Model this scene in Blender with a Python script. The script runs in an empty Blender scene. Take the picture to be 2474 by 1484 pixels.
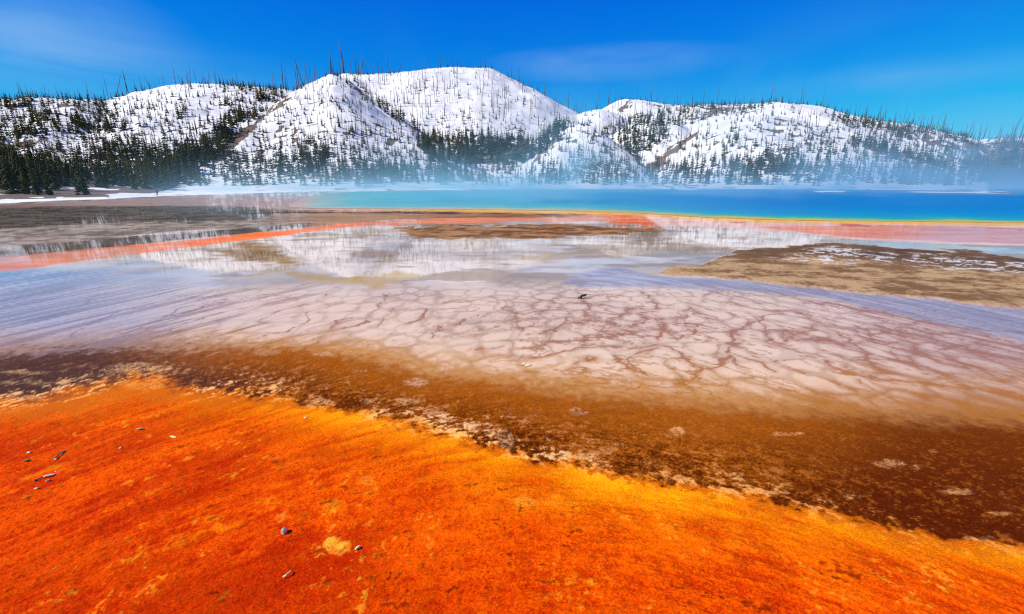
import bpy, bmesh, math, random
import numpy as np
from mathutils import Vector, Matrix

random.seed(7)
rng = np.random.default_rng(11)
S = bpy.context.scene
COL = S.collection
R = math.radians

# ------------------------------------------------------------------ camera, sky, sun, exposure
CAM_H = 2.2
CAM_PITCH = 15.70
cam_data = bpy.data.cameras.new("camera")
cam_data.lens = 16.0
cam_data.sensor_width = 36.0
cam_data.clip_start = 0.05
cam_data.clip_end = 9000.0
cam = bpy.data.objects.new("camera", cam_data)
cam.location = (0, 0, CAM_H)
cam.rotation_euler = (R(90 - CAM_PITCH), 0, 0)
COL.objects.link(cam)
S.camera = cam

S.view_settings.view_transform = 'Standard'
S.view_settings.look = 'None'
S.view_settings.exposure = 0.15
S.view_settings.gamma = 1.0

SUN_ELEV, SUN_AZ = 44.0, -112.0          # azimuth clockwise from the view direction (+Y): from the left, a little behind
SUN_POWER, SKY_POWER = 5.0, 0.085
sd = Vector((math.sin(R(SUN_AZ)) * math.cos(R(SUN_ELEV)), math.cos(R(SUN_AZ)) * math.cos(R(SUN_ELEV)), math.sin(R(SUN_ELEV))))
sl = bpy.data.lights.new("sun", 'SUN')
sl.energy = SUN_POWER
sl.angle = R(0.5)
sl.color = (1.0, 0.93, 0.80)
sun = bpy.data.objects.new("sun", sl)
sun.rotation_euler = sd.to_track_quat('Z', 'Y').to_euler()
sun.location = (-40, -20, 60)
COL.objects.link(sun)

W = bpy.data.worlds.new("World")
S.world = W
W.use_nodes = True
wn, wl = W.node_tree.nodes, W.node_tree.links
wn.clear()
w_out = wn.new('ShaderNodeOutputWorld')
w_bg = wn.new('ShaderNodeBackground')
w_bg.inputs['Strength'].default_value = SKY_POWER
sky = wn.new('ShaderNodeTexSky')
sky.sky_type = 'NISHITA'
sky.sun_disc = False
sky.sun_elevation = R(SUN_ELEV)
sky.sun_rotation = R(SUN_AZ)
sky.altitude = 2200
sky.air_density = 1.0
sky.dust_density = 0.3
sky.ozone_density = 3.0
# deep polarised blue of a thin mountain sky: each channel of the physical sky gets its own contrast
sep = wn.new('ShaderNodeSeparateColor'); com = wn.new('ShaderNodeCombineColor')
wl.new(sky.outputs['Color'], sep.inputs[0])
# thin cirrus, laid out by direction in the sky
tc = wn.new('ShaderNodeTexCoord')
def math_node(t, op, a, b=None, clamp=False):
    n = t.new('ShaderNodeMath'); n.operation = op; n.use_clamp = clamp
    for i, v in enumerate((a, b)):
        if v is None: continue
        if isinstance(v, (int, float)): n.inputs[i].default_value = v
        else: W_link(n, v, i)
    return n.outputs[0]
def W_link(n, v, i):
    n.id_data.links.new(v, n.inputs[i])
szn = wn.new('ShaderNodeSeparateXYZ'); wl.new(tc.outputs['Generated'], szn.inputs[0])
zmr = wn.new('ShaderNodeMapRange'); zmr.interpolation_type = 'SMOOTHSTEP'; wl.new(szn.outputs['Z'], zmr.inputs['Value'])
for k_, x_ in zip(('From Min', 'From Max', 'To Min', 'To Max'), (0.36, 0.95, 1.0, 0.34)): zmr.inputs[k_].default_value = x_
zen = zmr.outputs['Result']
gmr = wn.new('ShaderNodeMapRange'); wl.new(szn.outputs['Z'], gmr.inputs['Value'])
for k_, x_ in zip(('From Min', 'From Max', 'To Min', 'To Max'), (0.13, 0.31, 1.28, 1.0)): gmr.inputs[k_].default_value = x_
for ch, (k, pw) in {'Red': (1.0, 3.0), 'Green': (0.665, 0.9), 'Blue': (0.86, 0.22)}.items():
    c1 = math_node(wn, 'POWER', math_node(wn, 'MULTIPLY', sep.outputs[ch], SKY_POWER), pw)
    c1 = math_node(wn, 'MULTIPLY', math_node(wn, 'MULTIPLY', c1, k / SKY_POWER), zen)
    if ch == 'Green': c1 = math_node(wn, 'MULTIPLY', c1, gmr.outputs['Result'])
    wl.new(c1, com.inputs[ch])
mp = wn.new('ShaderNodeMapping'); mp.inputs['Scale'].default_value = (2.2, 2.2, 9.0)
mp.inputs['Rotation'].default_value = (R(4), R(7), R(20))
wl.new(tc.outputs['Generated'], mp.inputs['Vector'])
cn = wn.new('ShaderNodeTexNoise'); cn.inputs['Scale'].default_value = 1.6; cn.inputs['Detail'].default_value = 7
cn.inputs['Roughness'].default_value = 0.55; cn.inputs['Distortion'].default_value = 0.6
wl.new(mp.outputs['Vector'], cn.inputs['Vector'])
sx = wn.new('ShaderNodeSeparateXYZ'); wl.new(tc.outputs['Generated'], sx.inputs[0])
def dir_blob(du, dv, size, sz):
    """soft patch of cloud round a direction of the sky"""
    d = Vector((du, dv[0], dv[1])).normalized()
    sub = wn.new('ShaderNodeVectorMath'); sub.operation = 'SUBTRACT'; sub.inputs[1].default_value = d
    wl.new(tc.outputs['Generated'], sub.inputs[0])
    sc = wn.new('ShaderNodeVectorMath'); sc.operation = 'MULTIPLY'; sc.inputs[1].default_value = (1 / size, 1 / size, 1 / sz)
    wl.new(sub.outputs[0], sc.inputs[0])
    ln = wn.new('ShaderNodeVectorMath'); ln.operation = 'LENGTH'; wl.new(sc.outputs[0], ln.inputs[0])
    return math_node(wn, 'SUBTRACT', 1.0, ln.outputs['Value'], True)
b1n = dir_blob(-0.95, (1.0, 0.29), 0.22, 0.075)
b1b = dir_blob(-0.86, (1.0, 0.205), 0.42, 0.075)
b2n = dir_blob(0.19, (1.0, 0.222), 0.26, 0.035)
b3n = dir_blob(0.80, (1.0, 0.20), 0.30, 0.030)
cs = math_node(wn, 'ADD', math_node(wn, 'MULTIPLY', b1n, 0.34), math_node(wn, 'MULTIPLY', b2n, 0.45))
cs = math_node(wn, 'ADD', cs, math_node(wn, 'MULTIPLY', b3n, 0.20))
cs = math_node(wn, 'ADD', cs, math_node(wn, 'MULTIPLY', b1b, 0.26))
cs = math_node(wn, 'MULTIPLY', cs, math_node(wn, 'MULTIPLY', math_node(wn, 'SUBTRACT', cn.outputs['Fac'], 0.30, True), 2.4, True), True)
cmx = wn.new('ShaderNodeMix'); cmx.data_type = 'RGBA'
wl.new(cs, cmx.inputs['Factor'])
wl.new(com.outputs['Color'], cmx.inputs['A'])
cmx.inputs['B'].default_value = (4.2, 6.6, 9.6, 1)
wl.new(cmx.outputs['Result'], w_bg.inputs['Color'])
wl.new(w_bg.outputs[0], w_out.inputs['Surface'])

S.cycles.use_denoising = True
S.cycles.filter_width = 1.15
S.cycles.max_bounces = 8
S.cycles.transparent_max_bounces = 12
S.cycles.volume_bounces = 1
S.cycles.volume_step_rate = 1.0
S.cycles.sample_clamp_indirect = 6.0

# ------------------------------------------------------------------ projection helpers (view units: the 2474 x 1484 frame)
VF, VCX, VCY = 16.0 / 36.0 * 2474.0, 1237.0, 742.0
CP, SP = math.cos(R(CAM_PITCH)), math.sin(R(CAM_PITCH))
def pix_dir(u, v):
    u = np.asarray(u, float); v = np.asarray(v, float)
    a = (u - VCX) / VF; b = -(v - VCY) / VF
    return a, CP + b * SP, -SP + b * CP
def ground_at(u, v):
    x, y, z = pix_dir(u, v)
    t = CAM_H / np.maximum(-z, 1e-5)
    return x * t, y * t
def to_pix(x, y, z):
    dz = z - CAM_H
    f = y * CP - dz * SP
    up = y * SP + dz * CP
    f = np.where(f > 0.02, f, 0.02)
    return VCX + VF * x / f, VCY - VF * up / f

# ------------------------------------------------------------------ noise in numpy
def _hash(ix, iy, seed):
    n = (ix.astype(np.int64) * 374761393 + iy.astype(np.int64) * 668265263 + seed * 974634777) & 0xffffffff
    n = ((n ^ (n >> 13)) * 1274126177) & 0xffffffff
    n = n ^ (n >> 16)
    return (n & 0xffffff).astype(np.float32) / np.float32(0xffffff)
def vnoise(x, y, seed=0):
    fx, fy = np.floor(x), np.floor(y)
    tx, ty = (x - fx).astype(np.float32), (y - fy).astype(np.float32)
    tx = tx * tx * tx * (tx * (tx * 6 - 15) + 10); ty = ty * ty * ty * (ty * (ty * 6 - 15) + 10)
    a = _hash(fx, fy, seed); b = _hash(fx + 1, fy, seed); c = _hash(fx, fy + 1, seed); d = _hash(fx + 1, fy + 1, seed)
    return (a + (b - a) * tx) * (1 - ty) + (c + (d - c) * tx) * ty
def fbm(x, y, scale, octv=4, seed=0, gain=0.5):
    """0..1, mean 0.5; rotated between octaves so no grid shows"""
    s = np.zeros(np.shape(x), np.float32); amp, tot = 1.0, 0.0
    c, sn = math.cos(0.65), math.sin(0.65)
    px, py = x / scale + seed * 17.3, y / scale - seed * 9.1
    for i in range(octv):
        s += amp * vnoise(px, py, seed * 31 + i); tot += amp
        px, py = (px * c - py * sn) * 2.03 + 5.2, (px * sn + py * c) * 2.03 + 1.7
        amp *= gain
    return s / tot
def voronoi(x, y, scale, seed=0):
    px, py = x / scale, y / scale
    ix, iy = np.floor(px), np.floor(py)
    f1 = np.full(np.shape(x), 9.0, np.float32); f2 = f1.copy()
    for dx in (-1, 0, 1):
        for dy in (-1, 0, 1):
            cx, cy = ix + dx, iy + dy
            qx = cx + 0.12 + 0.76 * _hash(cx, cy, seed); qy = cy + 0.12 + 0.76 * _hash(cx, cy, seed + 5)
            d = np.hypot(px - qx, py - qy).astype(np.float32)
            f2 = np.where(d < f1, f1, np.minimum(f2, d)); f1 = np.minimum(f1, d)
    return f1, f2 - f1
def sstep(a, b, x):
    t = np.clip((x - a) / (b - a), 0, 1)
    return t * t * (3 - 2 * t)
def curve(pts):
    p = np.array(pts, float)
    return lambda u: np.interp(u, p[:, 0], p[:, 1])
def poly_sdf(u, v, pts, vs=3.0):
    """signed distance (positive inside), vertical stretched vs times to balance the flat view"""
    P = np.array(pts, float)
    d2 = np.full(u.shape, 1e12); inside = np.zeros(u.shape, bool)
    for i in range(len(P)):
        ax, ay = P[i]; bx, by = P[(i + 1) % len(P)]
        ex, ey = bx - ax, (by - ay) * vs
        wx, wy = u - ax, (v - ay) * vs
        t = np.clip((wx * ex + wy * ey) / (ex * ex + ey * ey + 1e-9), 0, 1)
        d2 = np.minimum(d2, (wx - ex * t) ** 2 + (wy - ey * t) ** 2)
        cond = ((ay <= v) & (by > v)) | ((by <= v) & (ay > v))
        xc = ax + (v - ay) / ((by - ay) if by != ay else 1e-9) * (bx - ax)
        inside ^= cond & (u < xc)
    d = np.sqrt(d2)
    return np.where(inside, d, -d)
def lerp(c, col, w):
    return c + (np.asarray(col, np.float32) - c) * w[..., None]

# ------------------------------------------------------------------ object helpers
def tag(o, label=None, cat=None, group=None, kind=None):
    if label: o['label'] = label
    if cat: o['category'] = cat
    if group: o['group'] = group
    if kind: o['kind'] = kind
    return o
def link(o, parent=None):
    COL.objects.link(o)
    if parent is not None: o.parent = parent
    return o
def grid_mesh(name, verts, nrow, ncol, wrap=False):
    """verts: (nrow*ncol, 3) row-major"""
    me = bpy.data.meshes.new(name)
    i = np.arange(nrow - 1)[:, None]; ncq = ncol if wrap else ncol - 1
    j = np.arange(ncq)[None, :]; j2 = (j + 1) % ncol
    q = np.stack([i * ncol + j, i * ncol + j2, (i + 1) * ncol + j2, (i + 1) * ncol + j], -1).reshape(-1, 4)
    me.vertices.add(len(verts)); me.vertices.foreach_set('co', np.ascontiguousarray(verts, np.float32).ravel())
    me.loops.add(q.size); me.loops.foreach_set('vertex_index', q.ravel().astype(np.int32))
    me.polygons.add(len(q)); me.polygons.foreach_set('loop_start', (np.arange(len(q)) * 4).astype(np.int32))
    me.polygons.foreach_set('use_smooth', np.ones(len(q), bool))
    me.update(calc_edges=True); me.validate()
    return me
def tri_mesh(name, V, F, smooth=False):
    me = bpy.data.meshes.new(name)
    V = np.asarray(V, np.float32); F = np.asarray(F, np.int32)
    me.vertices.add(len(V)); me.vertices.foreach_set('co', V.ravel())
    me.loops.add(F.size); me.loops.foreach_set('vertex_index', F.ravel())
    me.polygons.add(len(F)); me.polygons.foreach_set('loop_start', (np.arange(len(F)) * F.shape[1]).astype(np.int32))
    if smooth: me.polygons.foreach_set('use_smooth', np.ones(len(F), bool))
    me.update(calc_edges=True)
    return me
def attr_col(me, name, c):
    a = me.attributes.new(name, 'FLOAT_COLOR', 'POINT')
    b = np.ones((len(c), 4), np.float32); b[:, :3] = c
    a.data.foreach_set('color', b.ravel())
def attr_f(me, name, c):
    a = me.attributes.new(name, 'FLOAT', 'POINT')
    a.data.foreach_set('value', np.ascontiguousarray(c, np.float32).ravel())
class Mat:
    """small wrapper for building node materials"""
    def __init__(self, name):
        self.m = bpy.data.materials.new(name); self.m.use_nodes = True
        self.n = self.m.node_tree.nodes; self.l = self.m.node_tree.links
        self.b = self.n['Principled BSDF']
    def new(self, t, **kw):
        n = self.n.new(t)
        for k, v in kw.items():
            if k in n.inputs: n.inputs[k].default_value = v
            else: setattr(n, k, v)
        return n
    def noise(self, scale, detail=4, rough=0.55, vec=None, dist=0.0):
        n = self.new('ShaderNodeTexNoise', Scale=scale, Detail=detail, Roughness=rough, Distortion=dist)
        if vec is not None: self.l.new(vec, n.inputs['Vector'])
        return n.outputs['Fac']
    def math(self, op, a, b=None, clamp=False):
        return math_node(self.n, op, a, b, clamp)
    def mix(self, fac, a, b, blend='MIX'):
        n = self.new('ShaderNodeMix', data_type='RGBA', blend_type=blend)
        for k, v in (('Factor', fac), ('A', a), ('B', b)):
            i = n.inputs[k] if k == 'Factor' else [s for s in n.inputs if s.name == k and s.type == 'RGBA'][0]
            if isinstance(v, (int, float)): i.default_value = v
            elif isinstance(v, tuple): i.default_value = (*v, 1) if len(v) == 3 else v
            else: self.l.new(v, i)
        return [o for o in n.outputs if o.type == 'RGBA'][0]
    def rng(self, v, a, b, c=0.0, d=1.0):
        n = self.new('ShaderNodeMapRange'); n.interpolation_type = 'SMOOTHSTEP'
        self.l.new(v, n.inputs['Value'])
        for k, x in zip(('From Min', 'From Max', 'To Min', 'To Max'), (a, b, c, d)): n.inputs[k].default_value = x
        return n.outputs['Result']
    def attr(self, name):
        return self.new('ShaderNodeAttribute', attribute_name=name)
    def set(self, **kw):
        for k, v in kw.items():
            i = self.b.inputs[k.replace('_', ' ')]
            if isinstance(v, (int, float)): i.default_value = v
            elif isinstance(v, tuple): i.default_value = (*v, 1) if len(v) == 3 else v
            else: self.l.new(v, i)
        return self
    def bump(self, h, strength, dist):
        n = self.new('ShaderNodeBump', Distance=dist)
        if isinstance(strength, (int, float)): n.inputs['Strength'].default_value = strength
        else: self.l.new(strength, n.inputs['Strength'])
        self.l.new(h, n.inputs['Height'])
        return n.outputs['Normal']

# ================================================================== GROUND: one sheet to the horizon
th_dense = np.arange(-66, 66.001, 0.118)
th_all = np.concatenate([th_dense, np.arange(70, 290.1, 6.0)])
vlist = np.concatenate([np.arange(2600, 1500, -12), np.arange(1500, 760, -1.9), np.arange(760, 500, -1.15), np.arange(500, 437, -0.9)])
rlist = CAM_H / np.tan(R(CAM_PITCH) + np.arctan((vlist - VCY) / VF))
rlist = np.concatenate([[0.02, 0.25, 0.5], rlist[rlist > 0.7], [700, 1000, 1600, 3000, 6000]])
NR, NT = len(rlist), len(th_all)
TH, RR = np.meshgrid(np.radians(th_all), rlist)
X, Y = np.sin(TH) * RR, np.cos(TH) * RR
U, V = to_pix(X, Y, np.zeros_like(X))
behind = (Y * CP + CAM_H * SP) < 0.05
V = np.where(behind, 3000, V); U = np.where(behind, 1237, U)
U = np.clip(U, -1500, 4000); V = np.clip(V, 434, 3000)
X32, Y32 = X.astype(np.float32), Y.astype(np.float32)

n_big = fbm(X, Y, 1.7, 4, 1)
n_mid = fbm(X, Y, 0.42, 4, 2)
n_fine = fbm(X, Y, 0.085, 4, 3, 0.6)
n_spk = fbm(X, Y, 0.032, 3, 4, 0.6)
n_grn = fbm(X, Y, 0.013, 2, 44, 0.7)
n_far = fbm(X, Y * 0.8, 4.5, 5, 5, 0.58)
cA = math.cos(0.0)
side = np.clip(U / 2474.0, 0, 1)

# --- orange mat / brown belt / cream flats, from the boardwalk outwards
b1 = curve([(-900, 1080), (-300, 1020), (0, 985), (150, 966), (250, 950), (330, 925), (450, 944), (600, 955), (720, 975), (850, 1005), (950, 1030), (1060, 1058), (1200, 1090), (1300, 1115), (1400, 1140), (1600, 1172), (1800, 1207), (2000, 1247), (2200, 1287), (2350, 1312), (2474, 1335), (2900, 1450), (3600, 1700)])(U)
b2 = curve([(-900, 930), (-300, 900), (0, 884), (200, 868), (420, 868), (600, 866), (700, 868), (850, 900), (1000, 932), (1200, 962), (1500, 1000), (1800, 1032), (2000, 1046), (2474, 1062), (3000, 1120)])(U)
b3 = curve([(-900, 830), (0, 812), (300, 805), (600, 805), (900, 832), (1200, 868), (1500, 896), (1800, 912), (2100, 920), (2474, 930), (3000, 960)])(U)
Vw = V + 34 * (n_big - 0.5) + 40 * (n_mid - 0.5) + 44 * (n_fine - 0.5) + 26 * (n_spk - 0.5)
d1 = Vw - b1
SC = Y + 0.165 * (X - 0.3) ** 2                     # the sheet of water drains along these curves
streak = fbm(X, SC * 4.5, 0.34, 4, 6)
streak2 = fbm(X, SC * 3.2, 0.11, 4, 14, 0.6)
streak3 = fbm(X, SC * 3.0, 0.95, 3, 15)
mott = 0.20 * n_mid + 0.20 * n_fine + 0.16 * streak + 0.22 * streak2 + 0.14 * n_spk + 0.12 * n_grn
mott = np.clip((mott - 0.5) * 4.8 + 0.5 + 0.55 * (n_grn - 0.5), 0, 1)
c_or = lerp(np.broadcast_to(np.array((0.52, 0.022, 0.0003), np.float32), X.shape + (3,)).copy(), (0.93, 0.098, 0.0004), mott)
# big lobes where the mat is redder or yellower
lobe = 0.5 * fbm(X, Y, 1.1, 3, 7) + 0.5 * streak3
c_or = lerp(c_or, (0.46, 0.018, 0.0003), sstep(0.48, 0.66, lobe) * 0.6)
ystr = np.interp(U, [-600, 0, 300, 700, 1000, 1500, 2474], [0.15, 0.2, 0.5, 0.62, 0.85, 1.0, 0.85])
ywid = np.interp(U, [-600, 0, 500, 1100, 1700, 2474], [70, 80, 95, 120, 125, 75])
yel = (0.80 * np.exp(-np.maximum(d1, 0) / (0.36 * ywid)) + 0.15 * np.exp(-np.maximum(d1, 0) / (1.2 * ywid))) * ystr * np.clip(0.9 + 2.6 * (0.5 * n_mid + 0.5 * streak - .5), 0.2, 1.5)
c_or = lerp(c_or, (0.40, 0.016, 0.0002), sstep(180, 480, d1 + 160 * (lobe - .5)) * 0.42 * (0.5 + n_mid))
c_or = lerp(c_or, (1.0, 0.40, 0.002), np.clip(yel * 1.15, 0, 1))
ypatch = sstep(0.58, 0.74, 0.45 * fbm(X, SC * 1.6, 0.5, 4, 8) + 0.35 * n_fine + 0.2 * n_spk)
c_or = lerp(c_or, (1.0, 0.27, 0.004), ypatch * 0.45)
pits = sstep(0.57, 0.68, 0.35 * n_fine + 0.30 * n_spk + 0.35 * streak2) * sstep(0.40, 0.6, fbm(X, SC * 1.5, 0.5, 3, 16))
c_or = lerp(c_or, (0.16, 0.008, 0.0004), pits * 0.85 * sstep(10, 130, d1))
flk = sstep(0.60, 0.70, 0.5 * n_spk + 0.5 * n_fine) * sstep(0.50, 0.64, fbm(X, SC, 0.28, 3, 17))
c_or = lerp(c_or, (1.0, 0.34, 0.015), flk * 0.55)
for (pu, pv, rx, ry, a) in [(812, 1320, 36, 22, 0.9), (1270, 1215, 30, 16, 0.3), (890, 1160, 26, 12, 0.25), (680, 1250, 22, 14, 0.3), (1040, 1310, 14, 20, 0.3)]:
    q = 1 - ((U - pu + 26 * (n_mid - .5)) / rx) ** 2 - ((V - pv + 18 * (n_fine - .5)) / ry) ** 2
    c_or = lerp(c_or, (1.0, 0.42, 0.03), sstep(-0.1, 0.5, q) * a * np.clip(3.2 * (0.5 * n_fine + 0.5 * n_spk) - 0.9, 0, 1))
# brown belt
q = -d1 / np.maximum(b1 - b2, 30)                 # 0 at the orange edge, 1 at the top of the dark belt
tanv = np.clip((b2 - Vw) / np.maximum(b2 - b3, 20), 0, 1.6)
left = sstep(850, 150, U)
c_dk = lerp(np.broadcast_to(np.array((0.085, 0.0135, 0.0008), np.float32), X.shape + (3,)).copy(), (0.31, 0.074, 0.003), np.clip(1.5 * mott - 0.3, 0, 1))
c_dk = lerp(c_dk, (0.052, 0.030, 0.030), left * 0.85)
c_dk = lerp(c_dk, (0.085, 0.0105, 0.0008), sstep(1700, 2200, U) * 0.92)
c_dk = lerp(c_dk, (0.34, 0.086, 0.005), sstep(0.40, 1.05, q) * 0.75 * (1 - left) * (1 - 0.75 * sstep(1750, 2300, U)))
c_tan = lerp(np.broadcast_to(np.array((0.50, 0.235, 0.075), np.float32), X.shape + (3,)).copy(), (0.30, 0.185, 0.155), left * 0.9)
c_tan = lerp(c_tan, (0.31, 0.115, 0.042), sstep(1700, 2474, U) * 0.7)
c_crm = lerp(np.broadcast_to(np.array((0.70, 0.515, 0.335), np.float32), X.shape + (3,)).copy(), (0.53, 0.375, 0.25), sstep(0.35, 0.7, n_big))
c_crm = lerp(c_crm, (0.56, 0.44, 0.41), left * 0.75)
c_crm = lerp(c_crm, (0.47, 0.295, 0.205), sstep(1600, 2350, U) * 0.85)
col = c_dk.copy()
tb = sstep(0.10, 0.62, tanv + 0.42 * (n_mid - 0.5))
col = lerp(col, (0, 0, 0), np.zeros_like(U)); col = col + (c_tan - col) * tb[..., None]
tb2 = sstep(0.45, 1.55, tanv + 0.35 * (n_mid - 0.5))
col = col + (c_crm - col) * tb2[..., None]
grain = sstep(9.0, 3.5, RR) * (1 - 0.75 * tb2)
belt = sstep(1.35, 0.6, q)
col = lerp(col, (0.52, 0.15, 0.012), sstep(0.53, 0.70, 0.30 * n_fine + 0.35 * n_spk + 0.35 * n_grn) * 0.32 * belt * (1 - 0.5 * left))
col = col * (1 + 0.6 * (0.55 * n_grn + 0.45 * n_spk - 0.5) * grain)[..., None]
# pale crust along the orange edge and in flakes on the belt
cr_noise = 0.14 * n_mid + 0.20 * n_fine + 0.20 * n_spk + 0.06 * n_grn + 0.16 * streak + 0.24 * streak2
edge_band = np.exp(-((d1 + 10) / 26.0) ** 2) * np.interp(U, [0, 350, 700, 1000, 1350, 1600, 2474], [.75, .8, .9, .95, .95, .55, .55]) * (0.12 + 0.88 * sstep(0.44, 0.60, fbm(X, SC, 0.62, 4, 45)))
crust = sstep(0.548, 0.61, cr_noise + 0.055 * edge_band + 0.02 * (sstep(1.2, 0.2, q) - 1)) * np.clip(edge_band * 0.95 + sstep(1.1, 0.1, q) * 0.30 * (q > -0.1) * sstep(2300, 1300, U), 0, 1)
v_rdg = 1 - np.abs(2 * fbm(X, Y, 0.33, 3, 9) - 1)
crust = np.maximum(crust, 0.5 * sstep(0.93, 0.985, v_rdg + 0.10 * (n_fine - .5)) * sstep(0.45, 0.62, n_fine) * sstep(0.95, 0.25, q) * (d1 < 12) * sstep(1700, 1300, U) * sstep(0.40, 0.56, n_big) * 0.8)
blobs = [(1640, 1042, 26, 11, .6), (2150, 1120, 48, 11, .55), (1900, 1048, 46, 6, .5), (1400, 995, 24, 10, .45), (880, 970, 20, 8, .3), (1070, 893, 18, 7, .7), (985, 970, 36, 10, .5), (1060, 1000, 26, 9, .4),
         (930, 872, 18, 6, .45), (785, 858, 26, 6, .45), (650, 852, 36, 6, .35), (330, 890, 80, 16, .5), (350, 932, 50, 12, .45), (770, 975, 42, 14, .5), (1000, 925, 36, 12, .5), (2320, 1190, 50, 9, .4), (1215, 1060, 24, 30, .55),
         (865, 895, 20, 5, .4), (1273, 882, 8, 3, .9), (60, 900, 70, 7, .4), (40, 960, 70, 9, .5), (60, 925, 80, 6, .35), (540, 800, 30, 5, .3), (2360, 1300, 40, 9, .5), (2260, 1090, 18, 4, .3), (1660, 930, 22, 6, .4), (2030, 1060, 14, 4, .4), (2215, 1130, 22, 5, .4), (1500, 1075, 16, 5, .4), (1780, 1150, 22, 5, .45), (2060, 1200, 26, 5, .4), (1560, 1120, 18, 5, .4), (1890, 1190, 20, 5, .4), (2420, 1240, 40, 6, .4), (1330, 1060, 16, 6, .4)]
for (pu, pv, rx, ry, a) in blobs:
    qq = 1 - ((U - pu + 30 * (n_mid - .5)) / rx) ** 2 - ((V - pv + 14 * (n_fine - .5)) / ry) ** 2
    crust = np.maximum(crust, sstep(-0.1, 0.6, qq) * a * np.clip(4.5 * (0.3 * n_fine + 0.4 * n_spk + 0.3 * n_grn) - 1.7, 0.05, 1.2))
sof = 1 + 2.4 * sstep(800, 200, U) + 0.8 * sstep(1500, 2300, U)
is_or = sstep(-16 * sof, 12 * sof, d1 - 16 * sstep(800, 200, U))
col = col + (c_or - col) * is_or[..., None]
col = lerp(col, (0.66, 0.13, 0.003), 3.2 * is_or * (1 - is_or))
crust_col = lerp(np.broadcast_to(np.array((0.80, 0.47, 0.23), np.float32), X.shape + (3,)).copy(), (1.0, 0.46, 0.10), sstep(-34, 4, d1))
crust_col = lerp(crust_col, (0.66, 0.44, 0.30), sstep(-60, -160, d1))
crust_col = lerp(crust_col, (0.95, 0.42, 0.10), sstep(1350, 1600, U) * 0.7)
cw = np.clip(crust, 0, 1) * sstep(70, 10, d1)
col = col + (crust_col - col) * (cw * 0.95)[..., None]

# --- the shallow film further out
flat = sstep(720, 670, V + 20 * (n_big - .5) - 26 * sstep(1500, 2474, U) - 10 * left)   # 1 = farther, mirror-like part
c_far = lerp(np.broadcast_to(np.array((0.66, 0.57, 0.48), np.float32), X.shape + (3,)).copy(), (0.40, 0.32, 0.27), sstep(0.44, 0.66, 0.5 * n_far + 0.5 * fbm(X * 0.5, Y, 0.8, 4, 13)))
c_far = lerp(c_far, (0.50, 0.34, 0.16), sstep(0.58, 0.70, fbm(X, Y, 2.2, 5, 12)) * 0.6)
col = col + (c_far - col) * flat[..., None]
wet = np.zeros_like(U)
wet = np.maximum(wet, sstep(1.0, 1.4, tanv) * 0.5 + sstep(0.5, 1.0, tanv) * 0.2)
wet = np.where(d1 > -10, 0.0, wet)
wet = np.maximum(wet, flat * np.clip(0.45 + 3.0 * (0.55 * fbm(X * 0.5, Y, 0.9, 5, 18, 0.6) + 0.45 * n_far - 0.36), 0.30, 1.0))
mudn = 0.5 * fbm(X * 0.45, Y, 0.75, 5, 19, 0.6) + 0.5 * fbm(X * 0.6, Y, 2.6, 4, 20)
mud = flat * sstep(0.50, 0.60, mudn) * sstep(200, 600, U)
col = lerp(col, (0.26, 0.175, 0.105), mud * 0.75)
wet = wet * (1 - 0.45 * mud)
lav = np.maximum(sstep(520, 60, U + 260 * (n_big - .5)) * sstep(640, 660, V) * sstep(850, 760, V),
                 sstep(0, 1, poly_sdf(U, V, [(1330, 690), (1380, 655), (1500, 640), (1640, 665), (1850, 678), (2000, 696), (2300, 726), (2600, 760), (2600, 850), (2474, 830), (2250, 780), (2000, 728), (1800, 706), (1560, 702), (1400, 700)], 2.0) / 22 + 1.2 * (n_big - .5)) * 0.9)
col = lerp(col, (0.37, 0.345, 0.42), lav * (0.50 + 0.5 * n_mid))  # lavender-grey mat, with the tint of the reflected sky put into its colour

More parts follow.
